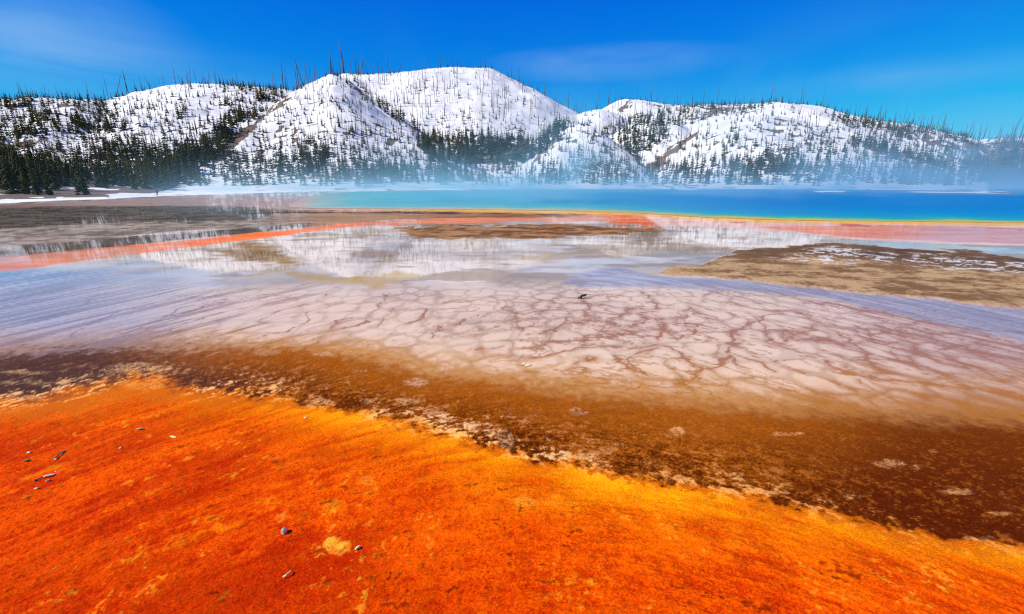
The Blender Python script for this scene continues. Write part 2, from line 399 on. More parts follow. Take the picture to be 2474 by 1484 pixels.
# --- drainage veins in the cream flats (traced trunks + branching cells)
def T(k, pts):
    ox, oy, s = {1: (971.9, 671.5, .3214), 2: (1678.7, 671.5, .3214), 3: (0, 618.5, .4286)}[k]
    return [(ox + a * s, oy + b * s) for a, b in pts]
veins = [(T(k, p), w) for k, w, p in [
    (1, 1.5, [(1830, 110), (1890, 200), (1870, 260), (1920, 310), (1990, 340), (1960, 400), (1880, 440), (1890, 490), (2010, 510), (2110, 560), (2180, 620), (2230, 680), (2220, 740), (2100, 790)]),
    (1, 1.0, [(1890, 490), (1660, 540), (1670, 640), (1740, 690), (1850, 740)]), (1, 1.2, [(2130, 160), (2190, 230), (2260, 290), (2330, 310)]), (1, 1.0, [(2190, 230), (2100, 300), (1990, 340)]),
    (1, 1.0, [(2040, 330), (2200, 330), (2220, 380), (2190, 430), (1980, 440)]), (1, 1.4, [(2230, 680), (2330, 660), (2430, 600), (2474, 570)]),
    (1, 1.0, [(1380, 170), (1420, 240), (1390, 290), (1410, 330), (1230, 350), (1180, 400), (1060, 420), (960, 430)]), (1, .9, [(1220, 310), (1235, 350)]),
    (1, 1.0, [(1650, 420), (1380, 450), (1350, 470), (1160, 490), (930, 530)]), (1, 1.1, [(1640, 510), (1290, 550), (1080, 570), (960, 590), (940, 610), (1000, 620)]),
    (1, 1.1, [(920, 380), (890, 430), (890, 460), (780, 490), (700, 530), (560, 545)]), (1, .9, [(790, 180), (750, 240), (920, 275), (1090, 250), (1130, 180)]),
    (1, .8, [(690, 140), (560, 160), (480, 170), (300, 190)]), (1, 1.0, [(530, 280), (470, 310), (460, 350), (300, 350), (300, 390), (230, 410), (260, 440)]),
    (1, 1.0, [(180, 240), (130, 290), (40, 350), (40, 370)]), (1, 1.0, [(1760, 680), (1740, 620), (1780, 570), (1900, 520)]),
    (1, 1.2, [(1390, 290), (1480, 300), (1540, 340), (1640, 380), (1750, 430), (1880, 440)]), (1, .9, [(1460, 370), (1500, 420), (1700, 420)]),
    (1, .9, [(1810, 230), (1830, 340), (1700, 360), (1640, 380)]), (1, .9, [(1800, 220), (1640, 260), (1600, 300)]), (1, .8, [(1490, 600), (1380, 630), (1250, 680)]),
    (1, .8, [(1000, 300), (980, 370)]), (1, .8, [(860, 250), (870, 330), (900, 380)]), (1, .7, [(540, 430), (600, 390), (720, 370)]),
    (2, 1.4, [(270, 180), (480, 240), (780, 265), (900, 330), (1080, 410), (1160, 450), (1260, 540), (1330, 640), (1420, 690)]),
    (2, 1.1, [(420, 270), (520, 330), (330, 360), (240, 400), (290, 480), (280, 550), (420, 590), (520, 660), (590, 700)]),
    (2, 1.0, [(930, 340), (870, 390), (810, 440), (690, 410), (540, 400), (500, 330)]), (2, .9, [(540, 400), (580, 470), (640, 510), (750, 530)]),
    (2, 1.0, [(690, 410), (700, 480), (790, 460), (830, 490), (980, 480), (1080, 440)]), (2, 1.3, [(1520, 390), (1640, 470), (1720, 560), (1830, 620), (2000, 660)]),
    (2, .9, [(1200, 360), (1340, 430), (1440, 400)]), (2, .8, [(1340, 430), (1330, 480), (1600, 470)]), (2, 1.2, [(1700, 380), (2000, 440), (2200, 490), (2400, 510), (2474, 530), (2700, 560)]),
    (2, 1.2, [(1000, 640), (1120, 730), (1400, 760), (1700, 790), (2000, 820), (2300, 850), (2474, 900), (2700, 950)]), (2, 1.0, [(1980, 510), (1900, 570), (2000, 630), (2150, 670), (2300, 760)]),
    (2, 1.2, [(1040, 190), (1260, 250), (1500, 290), (1750, 340), (2000, 380), (2474, 410)]), (2, .8, [(550, 100), (800, 160), (1000, 200)]), (2, .9, [(1620, 590), (1660, 670), (1760, 720)]),
    (2, .8, [(600, 640), (760, 600)]), (2, .8, [(280, 560), (290, 640)]), (2, 1.0, [(860, 850), (960, 900), (1090, 930)]), (2, .8, [(1400, 150), (1700, 230), (1900, 280), (2100, 320)]),
    (2, .8, [(1090, 790), (1150, 830)]), (2, .8, [(1220, 780), (1290, 820)]), (2, .8, [(640, 270), (560, 300), (520, 330)]), (2, .8, [(1500, 540), (1530, 610), (1640, 650)]),
    (3, 1.3, [(1260, 320), (1080, 370), (960, 400), (980, 440), (840, 480), (600, 520), (420, 560)]), (3, .9, [(1740, 320), (1735, 360), (1640, 400), (1600, 420), (1500, 440)]),
    (3, .8, [(1580, 310), (1490, 350), (1480, 370)]), (3, 1.1, [(2060, 350), (2000, 400), (1900, 420), (1830, 450), (1760, 470)]), (3, .9, [(1890, 420), (1890, 360), (1960, 350), (2050, 350), (2150, 270), (2190, 210)]),
    (3, 1.0, [(2400, 310), (2370, 350), (2300, 400)]), (3, .9, [(540, 240), (450, 280), (300, 330), (150, 370)]), (3, .9, [(860, 270), (700, 300), (500, 380), (420, 450)]),
    (3, .9, [(1740, 150), (1600, 200), (1400, 240), (1200, 270), (1100, 310), (900, 350)]), (3, .8, [(1900, 170), (1800, 260), (1650, 300)]), (3, .8, [(250, 160), (100, 190), (0, 200)]),
    (3, .8, [(1300, 240), (1050, 290), (850, 370), (700, 440)]), (3, .8, [(400, 220), (200, 250), (0, 290)]), (3, .9, [(2220, 300), (2150, 350), (2100, 400)]), (3, .8, [(1700, 210), (1500, 260), (1350, 300)])]]
VD = np.full(X.shape, 9.0, np.float32)
jx = 0.13 * (fbm(X, Y, 0.18, 4, 21) - .5) + 0.16 * (fbm(X, Y, 0.6, 2, 22) - .5)
jy = 0.13 * (fbm(X, Y, 0.18, 4, 23) - .5) + 0.16 * (fbm(X, Y, 0.6, 2, 24) - .5)
XJ, YJ = X + jx * 1.3, Y + jy * 1.3
ndense = len(th_dense)
def stamp(ax, ay, bx, by, w):
    m = 0.35
    rs = sorted((math.hypot(ax, ay), math.hypot(bx, by))); ts = sorted((math.atan2(ax, ay), math.atan2(bx, by)))
    i0, i1 = np.searchsorted(rlist, [rs[0] - m, rs[1] + m]); dt = m / max(rs[0], 0.5)
    j0, j1 = np.searchsorted(np.radians(th_dense), [ts[0] - dt, ts[1] + dt])
    if i1 <= i0 or j1 <= j0: return
    xs, ys = XJ[i0:i1, j0:j1], YJ[i0:i1, j0:j1]
    ex, ey = bx - ax, by - ay
    t = np.clip(((xs - ax) * ex + (ys - ay) * ey) / (ex * ex + ey * ey + 1e-9), 0, 1)
    d = np.hypot(xs - ax - ex * t, ys - ay - ey * t) / w
    VD[i0:i1, j0:j1] = np.minimum(VD[i0:i1, j0:j1], d)
for pts, w in veins:
    w = 0.82 * min(w, 1.15)
    g = [ground_at(*p) for p in pts]
    for a, b in zip(g[:-1], g[1:]):
        stamp(a[0], a[1], b[0], b[1], w)
wn_ = 0.5 + fbm(X, Y, 0.16, 3, 25)
vt = sstep(0.034, 0.006, VD * (1.0 / wn_)) * 0.9 * sstep(0.25, 0.55, fbm(X, Y, 0.35, 3, 30))
halo = sstep(0.17, 0.02, VD) * 0.30
f1a, e1 = voronoi(XJ + 0.05 * jx, YJ * 0.85, 0.46, 3)
f1b, e2 = voronoi(XJ * 1.02 + 3.1, YJ * 0.85, 0.21, 8)
vc = sstep(0.10, 0.01, e1 / wn_) * sstep(0.32, 0.56, fbm(X, Y, 0.9, 2, 26)) * 0.62
rdg1 = 1 - np.abs(2 * fbm(X, SC * 1.5, 0.55, 4, 36, 0.55) - 1); rdg2 = 1 - np.abs(2 * fbm(X, SC * 1.5, 0.95, 5, 37, 0.55) - 1)
vc = np.maximum(vc * 0.75, 0.62 * np.maximum(sstep(0.93, 0.985, rdg1) * sstep(0.42, 0.58, n_big), sstep(0.945, 0.985, rdg2)))
vc = np.maximum(vc, 0.6 * sstep(0.15, 0.02, e2 / wn_) * sstep(0.48, 0.66, fbm(X, Y, 0.7, 2, 27)) * 0.5)
rightness = sstep(700, 1500, U)
vzone = sstep(660, 715, V + 14 * (n_big - .5)) * sstep(0.02, 0.55, tanv) * sstep(-600, -200, U)
cross = fbm(X, SC * 2.2, 0.75, 5, 28, 0.6)     # flow streaks on the left
cross_r = fbm(X, SC * 2.0, 0.6, 5, 29, 0.6)     # and on the right
stk = sstep(0.50, 0.66, cross) * sstep(1100, 500, U) * 0.62 + sstep(0.50, 0.68, cross_r) * sstep(1500, 2100, U) * 0.50
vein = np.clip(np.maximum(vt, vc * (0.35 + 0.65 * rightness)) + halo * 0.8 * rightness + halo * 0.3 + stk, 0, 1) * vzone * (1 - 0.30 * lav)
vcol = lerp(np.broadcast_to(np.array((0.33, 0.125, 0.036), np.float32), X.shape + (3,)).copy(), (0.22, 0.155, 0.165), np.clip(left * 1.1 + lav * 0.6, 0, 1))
vcol = lerp(vcol, (0.38, 0.14, 0.022), sstep(2.0, 0.8, tanv) * (1 - left))
col = col + (vcol - col) * (np.clip(vein * 1.25, 0, 1) * 0.9)[..., None]
flow = np.maximum(sstep(0.48, 0.64, fbm(X, SC * 2.4, 0.42, 5, 38, 0.6)) * 0.5, sstep(0.50, 0.62, fbm(X, SC * 2.0, 1.1, 5, 39, 0.6)) * 0.55)
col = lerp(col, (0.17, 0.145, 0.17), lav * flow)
# paler cores of the cells
core = sstep(0.10, 0.35, e1) * vzone * sstep(0.5, 1.1, tanv) * (1 - vein)
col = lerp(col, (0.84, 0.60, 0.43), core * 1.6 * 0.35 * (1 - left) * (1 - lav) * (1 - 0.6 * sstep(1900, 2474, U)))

# --- far features: orange run-off strip, dry islands, rim of the spring, snow
rough = np.full(U.shape, 0.035)
far = V < 780
def region(pts, soft, amp=14.0, vs=4.0, nz=None):
    m = np.zeros_like(U)
    nn = n_far if nz is None else 0.55 * nz + 0.45 * n_mid
    i = far
    m[i] = sstep(-soft, soft, poly_sdf(U[i], V[i], pts, vs) + amp * 3.4 * (nn[i] - 0.5) + amp * 0.8 * (n_big[i] - .5))
    return m
hstk = fbm(X * 0.3, Y, 0.55, 5, 31, 0.6)                # bedding streaks
n_far2 = fbm(X, Y, 1.6, 4, 32)
def put(m, c0, c1, w, mixn=None):
    global col, wet
    k = np.clip((hstk if mixn is None else mixn) * 2.2 - 0.6, 0, 1)
    cc = lerp(np.broadcast_to(np.array(c0, np.float32), X.shape + (3,)).copy(), c1, k)
    col = col + (cc - col) * m[..., None]
    wet = wet + (w - wet) * m
# left dark shallows and grey gravel bar
m = region([(-900, 560), (-300, 520), (0, 500), (150, 497), (400, 497), (600, 498), (760, 505), (860, 512), (700, 545), (300, 562), (0, 580), (-900, 720)], 8)
put(m, (0.085, 0.066, 0.048), (0.22, 0.175, 0.14), 0.72, mixn=np.clip(0.5 + 2.4 * (0.6 * hstk + 0.4 * n_mid - .5), 0, 1))
m = region([(-900, 650), (0, 552), (120, 546), (300, 540), (450, 534), (600, 524), (720, 514), (900, 511), (1480, 512), (1570, 521), (1300, 530), (1000, 532), (880, 537), (760, 546), (560, 556), (400, 562), (200, 588), (60, 606), (0, 615), (-900, 740)], 8, 26)
put(m, (0.15, 0.115, 0.090), (0.37, 0.30, 0.245), 0.14, mixn=np.clip(0.5 + 2.2 * (0.5 * hstk + 0.5 * n_mid - .5), 0, 1))
m2 = m * sstep(600, 850, U); put(m2, (0.30, 0.165, 0.085), (0.40, 0.25, 0.15), 0.05)
m3 = m * sstep(900, 1150, U); put(m3, (0.19, 0.070, 0.030), (0.34, 0.17, 0.09), 0.05)
m = region([(-900, 700), (0, 596), (150, 586), (330, 570), (480, 560), (620, 549), (740, 540), (760, 546), (640, 560), (450, 580), (250, 602), (0, 625), (-900, 760)], 6, nz=n_far2)
put(m, (0.10, 0.075, 0.055), (0.19, 0.15, 0.12), 0.85)
m = region([(820, 508), (1200, 510), (1480, 514), (1560, 519), (1480, 521), (1200, 517), (900, 516), (700, 515), (560, 517)], 2.5, 5, nz=n_far2)
put(m, (0.045, 0.018, 0.010), (0.10, 0.045, 0.025), 0.2)
# central mirror: an olive-brown patch, then a few mats just under the film
for pts, c0, c1, k in [([(510, 604), (600, 584), (660, 600), (720, 632), (640, 640), (540, 622)], (0.22, 0.11, 0.03), (0.40, 0.25, 0.10), .95),
                       ([(700, 655), (790, 664), (860, 680), (800, 690), (700, 672), (660, 655)], (0.40, 0.24, 0.05), (0.55, 0.38, 0.16), .8),
                       ([(860, 672), (960, 655), (1010, 664), (900, 692)], (0.42, 0.26, 0.05), (0.55, 0.38, 0.15), .8),
                       ([(1230, 629), (1300, 611), (1450, 595), (1490, 604), (1420, 621), (1300, 633)], (0.42, 0.27, 0.13), (0.50, 0.35, 0.19), .8),
                       ([(1340, 606), (1480, 590), (1640, 588), (1740, 600), (1680, 622), (1520, 616)], (0.24, 0.17, 0.11), (0.38, 0.28, 0.19), .75),
                       ([(1000, 612), (1150, 604), (1330, 608), (1180, 620)], (0.26, 0.20, 0.17), (0.36, 0.29, 0.25), .6),
                       ([(1480, 555), (1600, 545), (1640, 560), (1560, 580)], (0.10, 0.06, 0.045), (0.22, 0.15, 0.11), .7)]:
    m = region(pts, 20, 34, nz=0.5 * n_far2 + 0.5 * n_mid) * k
    put(m, c0, c1, 0.42)
# dry brown island in the mirror
m = region([(965, 551), (1050, 543), (1200, 541), (1400, 543), (1500, 548), (1590, 547), (1600, 558), (1450, 570), (1300, 577), (1150, 581), (1020, 574)], 8, 34, nz=n_far2)
put(m, (0.15, 0.060, 0.022), (0.37, 0.195, 0.085), 0.04, mixn=np.clip(0.5 + 2.4 * (0.5 * hstk + 0.5 * n_mid - .5), 0, 1))
# orange run-off strip
m = region([(-700, 720), (-100, 634), (0, 622), (100, 611), (250, 597), (400, 584), (520, 572), (640, 561), (720, 553), (800, 543), (900, 535), (1000, 529), (1150, 527), (1350, 525), (1450, 516), (1530, 518), (1610, 528), (1600, 543), (1450, 537), (1200, 537), (1000, 541), (900, 546), (830, 551), (700, 567), (560, 584), (450, 598), (250, 624), (100, 644), (0, 657), (-100, 672), (-700, 770)], 5, 10, nz=n_far2)
put(m * (0.62 + 0.38 * sstep(0.40, 0.55, n_far2)), (0.62, 0.16, 0.070), (0.80, 0.27, 0.14), 0.34)
m4 = m * np.exp(-((U - 640) / 240) ** 2); put(m4 * .8, (0.92, 0.13, 0.012), (0.95, 0.22, 0.04), 0.10)
m4 = m * np.exp(-((U - 1180) / 160) ** 2); put(m4 * .7, (0.62, 0.15, 0.04), (0.80, 0.26, 0.10), 0.3)
m = region([(1440, 517), (1530, 518), (1600, 526), (1700, 530), (1690, 540), (1590, 545), (1470, 541)], 14, 34, nz=n_far2)
put(m * .9, (0.60, 0.07, 0.016), (0.84, 0.24, 0.08), 0.2)
# pink terrace along the right rim
m = region([(1560, 524), (1800, 534), (2000, 539), (2474, 542), (3400, 560), (3400, 640), (2700, 600), (2474, 593), (2300, 591), (2100, 581), (1980, 571), (1900, 560), (1750, 551), (1600, 547)], 5, 10, nz=n_far2)
put(m, (0.66, 0.36, 0.29), (0.74, 0.48, 0.42), 0.38)
m = region([(1830, 548), (1960, 545), (2200, 545), (2474, 552), (3000, 560), (3000, 600), (2474, 588), (2300, 584), (2080, 574), (1960, 566)], 6, 8, nz=n_far2)
put(m * .9, (0.62, 0.17, 0.085), (0.76, 0.26, 0.14), 0.30)
m5 = m * sstep(2080, 2300, U); put(m5 * .85, (0.52, 0.20, 0.17), (0.62, 0.30, 0.27), 0.45)
redf = sstep(0.66, 0.76, n_far2) * region([(1600, 528), (2474, 545), (2474, 560), (1700, 548)], 6, 4); put(redf * .8, (0.45, 0.06, 0.03), (0.55, 0.09, 0.04), 0.2)
# right-hand island: black-brown far edge, tan apron, snow remnants
isl = region([(1800, 607), (1850, 597), (2000, 590), (2150, 597), (2250, 604), (2350, 611), (2474, 629), (2800, 660), (3600, 720), (3600, 900), (2800, 790), (2474, 743), (2300, 725), (2150, 711), (2000, 696), (1850, 680), (1700, 671), (1600, 668), (1550, 662), (1640, 648), (1750, 630)], 5, 30, nz=n_far2)
put(isl, (0.19, 0.098, 0.042), (0.46, 0.295, 0.150), 0.03, mixn=np.clip(0.56 + 3.0 * (0.4 * hstk + 0.35 * n_mid + .25 * n_fine - .5), 0, 1))
topd = isl * region([(1780, 612), (1850, 594), (2000, 586), (2350, 604), (2500, 622), (3600, 700), (3600, 800), (2700, 700), (2474, 668), (2200, 640), (2000, 622), (1880, 624)], 30, 70, nz=n_far2)
put(topd * .92, (0.045, 0.020, 0.009), (0.17, 0.085, 0.038), 0.05, mixn=0.5 * n_big + 0.5 * n_mid)
sn = 0.20 * n_far2 + 0.80 * fbm(X * 0.8, Y, 0.20, 5, 33, 0.7)
snw = isl * (region([(1900, 612), (2010, 602), (2060, 612), (2300, 622), (2474, 640), (2700, 660), (2700, 690), (2474, 668), (2280, 655), (2100, 636), (1960, 640), (1880, 632)], 22, 60, nz=n_far2)) * sstep(0.52, 0.57, sn)
put(snw * 0.85, (0.50, 0.45, 0.42), (0.72, 0.70, 0.68), 0.0)
# rainbow rim on the ground side of the spring
pool_near = curve([(300, 497), (520, 497), (640, 500), (780, 504), (900, 505), (1000, 505.5), (1200, 507.5), (1400, 511), (1500, 514), (1600, 519), (1700, 525.5), (1800, 529.5), (1900, 532.5), (2100, 535.5), (2300, 537), (2474, 539.5), (3000, 546), (3600, 556)])
pn = pool_near(U)
rim = sstep(-16, -2, V - pn) * sstep(9.5, 3.0, V - pn + 7 * (n_far2 - .5) + 5 * (n_mid - .5)) * sstep(560, 760, U)
put(rim * sstep(650, 1100, U), (0.72, 0.36, 0.035), (0.80, 0.42, 0.06), 0.25)
put(rim * sstep(1150, 650, U) * .9, (0.66, 0.38, 0.25), (0.70, 0.42, 0.28), 0.35)
# pink mats behind the left shallows, the mist's tint put into their colour
m = region([(-900, 520), (0, 496), (130, 489), (250, 484), (390, 477), (520, 473), (700, 474), (860, 482), (900, 500), (760, 505), (600, 500), (400, 498), (150, 499), (0, 502), (-900, 560)], 6, 5, nz=n_far2)
put(m * .85, (0.40, 0.25, 0.215), (0.50, 0.33, 0.29), 0.5)
m = m * sstep(200, 0, U); put(m * .8, (0.16, 0.10, 0.07), (0.30, 0.16, 0.11), 0.5)
# snow beyond the shore
snowline = curve([(-1500, 560), (-900, 535), (0, 491), (130, 485.5), (250, 481), (390, 474), (500, 470.5), (600, 468), (720, 463.5), (850, 460.5), (1100, 457.5), (1500, 456), (2474, 455.5), (3600, 457)])(U)
sw = sstep(0.6, -0.6, V - snowline + 3.0 * (n_far2 - .5)) * np.where(behind, 0, 1)
put(sw, (0.72, 0.73, 0.76), (0.85, 0.86, 0.88), 0.0)
drift = sw * sstep(0.60, 0.68, fbm(X * 0.4, Y, 6.0, 4, 35)) * sstep(434.5, 452, V) * 0.8
put(drift, (0.16, 0.12, 0.09), (0.28, 0.22, 0.17), 0.0)

# fine relief only where the mats are dry
Z = np.zeros_like(X)
dry = is_or * (RR < 12)
Z += dry * (0.016 * (fbm(X, Y, 0.30, 4, 41) - .5) + 0.010 * (n_fine - .5) + 0.014 * (streak2 - .5) + 0.018 * (streak - .5)) * sstep(0, 60, d1)
Z += sstep(0.9, 0.2, q) * (RR < 9) * (d1 < 0) * 0.004 * np.clip(cw + 0.6 * (n_fine - .4), 0, 1)
Z += isl * 0.03 * (0.4 + n_big)
gme = grid_mesh('ground', np.stack([X, Y, Z], -1).reshape(-1, 3), NR, NT, wrap=True)
attr_col(gme, 'tint', np.clip(col, 0, 1).reshape(-1, 3))
attr_f(gme, 'wet', np.clip(wet, 0, 1))
attr_f(gme, 'mat_rough', is_or)
G = Mat('ground_mat')
ta, wa, ra = G.attr('tint'), G.attr('wet'), G.attr('mat_rough')
geo = G.new('ShaderNodeNewGeometry')
nf = G.noise(85.0, 4, 0.65, geo.outputs['Position'])
nf2 = G.noise(260.0, 3, 0.6, geo.outputs['Position'])
fine = G.math('ADD', G.math('MULTIPLY', nf, 0.6), G.math('MULTIPLY', nf2, 0.4))
gain = G.rng(fine, 0.32, 0.68, 0.52, 1.48)
# fade the millimetre grain out on the smooth film
gain = G.math('ADD', 1.0, G.math('MULTIPLY', G.math('SUBTRACT', gain, 1.0), G.math('SUBTRACT', 1.0, G.math('MULTIPLY', wa.outputs['Fac'], 0.75))))
vm = G.new('ShaderNodeVectorMath', operation='SCALE'); G.l.new(ta.outputs['Color'], vm.inputs[0]); G.l.new(gain, vm.inputs['Scale'])
G.set(Base_Color=vm.outputs[0], Roughness=0.85)
G.b.inputs['Specular IOR Level'].default_value = 0.02
G.set(Coat_Weight=wa.outputs['Fac'], Coat_Roughness=0.03)
G.b.inputs['Coat IOR'].default_value = 1.33
hgt = G.math('ADD', G.math('MULTIPLY', G.noise(28.0, 5, 0.62, geo.outputs['Position']), 1.0), G.math('MULTIPLY', nf2, 0.25))
G.set(Normal=G.bump(hgt, G.math('MULTIPLY', ra.outputs['Fac'], 0.45), 0.02))
# the film itself: very slight wind ripple
rip = G.new('ShaderNodeTexNoise', Scale=3.0, Detail=3.0)
mpp = G.new('ShaderNodeMapping'); mpp.inputs['Scale'].default_value = (1.0, 0.35, 1.0)
G.l.new(geo.outputs['Position'], mpp.inputs['Vector']); G.l.new(mpp.outputs['Vector'], rip.inputs['Vector'])
G.l.new(G.bump(rip.outputs['Fac'], 0.012, 0.1), G.b.inputs['Coat Normal'])
gme.materials.append(G.m)
ground = link(bpy.data.objects.new('ground', gme))
tag(ground, 'orange, brown and cream mineral flats under a thin film of water', 'ground', kind='structure')

# ================================================================== THE HOT SPRING
pu = np.concatenate([np.linspace(700, 2474, 420), np.linspace(2500, 3300, 60)])
far_c = curve([(560, 498), (700, 494), (740, 478), (800, 467), (870, 463), (1100, 459), (1500, 457.3), (2474, 456.6), (3300, 457.5)])
kk = np.linspace(0, 1, 70) ** 1.7
gu, gk = np.meshgrid(pu, kk)
nx_, ny_ = ground_at(gu, pool_near(gu)); fx_, fy_ = ground_at(gu, far_c(gu))
nearr, farr = np.hypot(nx_, ny_), np.hypot(fx_, fy_)
az = np.arctan2(nx_, ny_)
wob = 0.7 * (fbm(az * 60, az * 0, 1.0, 3, 51) - .5)
rr = nearr + wob + (farr - nearr) * gk
px, py = np.sin(az) * rr, np.cos(az) * rr
dist = np.minimum((farr - nearr) * gk, (farr - nearr) * (1 - gk) * 1.4)
dist = np.minimum(dist, (gu - 700) / 34.0)
dist = dist + 1.6 * (fbm(px, py, 3.0, 4, 52) - .5) + 3.0 * (fbm(px, py, 11.0, 3, 53) - .5) * sstep(1, 6, dist)
deep = sstep(900, 2000, gu)
stops = [(0.0, (0.62, 0.33, 0.03)), (0.9, (0.62, 0.42, 0.05)), (1.7, (0.26, 0.46, 0.13)), (3.2, (0.03, 0.36, 0.26)), (6.0, (0.008, 0.27, 0.42)), (12.0, (0.0008, 0.21, 0.47)), (26.0, (0.0006, 0.165, 0.45)), (60.0, (0.0006, 0.165, 0.45))]
st = np.array([s[0] for s in stops]); sc_ = np.array([s[1] for s in stops])
pc = np.stack([np.interp(dist * (0.62 + 0.75 * deep), st, sc_[:, i]) for i in range(3)], -1).astype(np.float32)
teal = np.stack([np.interp(dist, [0, 1, 2, 4, 10, 60], c) for c in ([0.56, 0.48, 0.30, 0.14, 0.09, 0.07], [0.36, 0.40, 0.44, 0.44, 0.41, 0.38], [0.28, 0.30, 0.38, 0.44, 0.48, 0.52])], -1).astype(np.float32)  # pink to pale teal: mist over the left end put into the colour
pc = pc * deep[..., None] + teal * (1 - deep[..., None])
pme = grid_mesh('spring_water', np.stack([px, py, np.full_like(px, 0.012)], -1).reshape(-1, 3), gk.shape[0], gk.shape[1])
attr_col(pme, 'tint', pc.reshape(-1, 3))
M = Mat('spring_water_mat')
pa = M.attr('tint'); pg = M.new('ShaderNodeNewGeometry')
M.set(Base_Color=M.mix(M.rng(M.noise(0.25, 4, 0.6, pg.outputs['Position']), 0.35, 0.65, 0.0, 0.25), pa.outputs['Color'], (0.004, 0.20, 0.40)), Roughness=0.4)
M.b.inputs['Specular IOR Level'].default_value = 0.05
M.b.inputs['IOR'].default_value = 1.33
M.set(Normal=M.bump(M.noise(2.2, 4, 0.6, pg.outputs['Position']), 0.5, 0.06))
pme.materials.append(M.m)
pool = link(bpy.data.objects.new('spring_water', pme))
tag(pool, 'deep blue hot spring water with turquoise, green and yellow rim', 'hot spring', kind='structure')

# ================================================================== SNOWY HILLS
# each hill: skyline points (view u, v, distance of the crest), distance of the foot
HILLS = {
 'far_left': ([(-900, 300, 430), (-300, 250, 430), (0, 245, 430), (60, 240, 430), (130, 243, 430), (200, 247, 430), (270, 252, 430), (350, 290, 430), (450, 340, 430)], 190),
 'left_knob': ([(0, 330, 330), (40, 300, 340), (110, 258, 350), (170, 247, 355), (230, 256, 355), (290, 290, 350), (360, 335, 340)], 170),
 'left_dome': ([(-200, 425, 300), (0, 392, 320), (60, 366, 340), (150, 315, 360), (210, 280, 375), (270, 251, 385), (330, 228, 390), (400, 208, 390), (470, 200, 390), (540, 203, 390), (610, 210, 390), (690, 217, 390), (760, 235, 390), (850, 300, 390), (950, 380, 380)], 130),
 'left_rise': ([(-900, 330, 190), (-300, 345, 180), (-100, 358, 180), (0, 374, 180), (100, 398, 180), (200, 415, 175), (300, 428, 170), (400, 448, 160)], 78),
 'central_peak': ([(360, 448, 230), (470, 395, 260), (560, 320, 295), (640, 259, 325), (700, 227, 338), (740, 206, 345), (800, 180, 350), (840, 196, 345), (880, 226, 335), (930, 261, 320), (990, 297, 305), (1040, 331, 290), (1090, 366, 275), (1150, 402, 255), (1220, 440, 235)], 120),
 'central_dome': ([(600, 270, 470), (720, 215, 470), (800, 184, 470), (840, 178, 470), (900, 181, 470), (950, 180, 470), (1000, 172, 470), (1060, 166, 470), (1100, 162, 470), (1190, 164, 470), (1230, 185, 468), (1290, 215, 462), (1350, 250, 455), (1390, 270, 450), (1450, 305, 440), (1520, 355, 430)], 210),
 'saddle_knob': ([(1330, 310, 400), (1370, 288, 400), (1410, 270, 400), (1450, 262, 400), (1490, 274, 400), (1530, 300, 400), (1570, 335, 400)], 290),
 'back_ridge': ([(1400, 310, 520), (1440, 274, 520), (1470, 256, 520), (1510, 243, 520), (1560, 248, 520), (1620, 254, 520), (1700, 251, 520), (1800, 250, 520), (1870, 248, 520), (1950, 265, 520), (2050, 305, 520)], 330),
 'middle_knob': ([(1430, 352, 340), (1480, 325, 340), (1510, 300, 340), (1580, 288, 340), (1640, 298, 340), (1680, 330, 340), (1710, 365, 340)], 230),
 'front_dome': ([(1230, 430, 245), (1270, 400, 248), (1300, 365, 250), (1340, 332, 250), (1400, 318, 250), (1450, 325, 250), (1500, 355, 250), (1550, 395, 248), (1600, 432, 245)], 125),
 'right_shoulder': ([(1530, 440, 250), (1580, 402, 260), (1620, 354, 270), (1680, 319, 275), (1740, 296, 278), (1800, 281, 280), (1850, 274, 280), (1900, 282, 280), (1960, 297, 278), (2040, 325, 272), (2120, 355, 266), (2200, 380, 260), (2300, 410, 250), (2420, 445, 240)], 125),
 'right_hill': ([(1600, 345, 350), (1640, 330, 355), (1720, 288, 360), (1800, 268, 360), (1850, 256, 360), (1900, 255, 360), (1960, 262, 360), (2010, 276, 360), (2080, 308, 360), (2150, 335, 360), (2250, 365, 355), (2350, 400, 350), (2440, 432, 340)], 220),
 'right_back': ([(1750, 275, 450), (1870, 249, 450), (1950, 255, 450), (2050, 275, 450), (2130, 290, 450), (2200, 303, 450), (2300, 325, 450), (2350, 345, 450), (2400, 378, 450), (2474, 415, 450), (2540, 440, 450)], 300),
 'far_right': ([(2150, 360, 620), (2330, 345, 620), (2380, 340, 620), (2474, 337, 620), (2600, 338, 620), (2800, 345, 620), (3400, 370, 620)], 260),
}
t_th = np.radians(np.arange(-62, 62.001, 0.11))
t_r = np.concatenate([np.arange(66, 300, 2.2), np.arange(300, 640, 3.2), np.arange(640, 900, 16)])
TT, TR = np.meshgrid(t_th, t_r)
TX, TY = np.sin(TT) * TR, np.cos(TT) * TR
def smooth(a, s):
    k = np.exp(-0.5 * (np.arange(-3 * s, 3 * s + 1) / s) ** 2); k /= k.sum()
    return np.convolve(np.pad(a, 3 * s, mode='edge'), k, 'valid')
gul = fbm(TX, TY, 46.0, 4, 61); lump = fbm(TX, TY, 13.0, 4, 62)
TZ = np.full(TX.shape, -3.0)
WHO = np.full(TX.shape, -1, int)
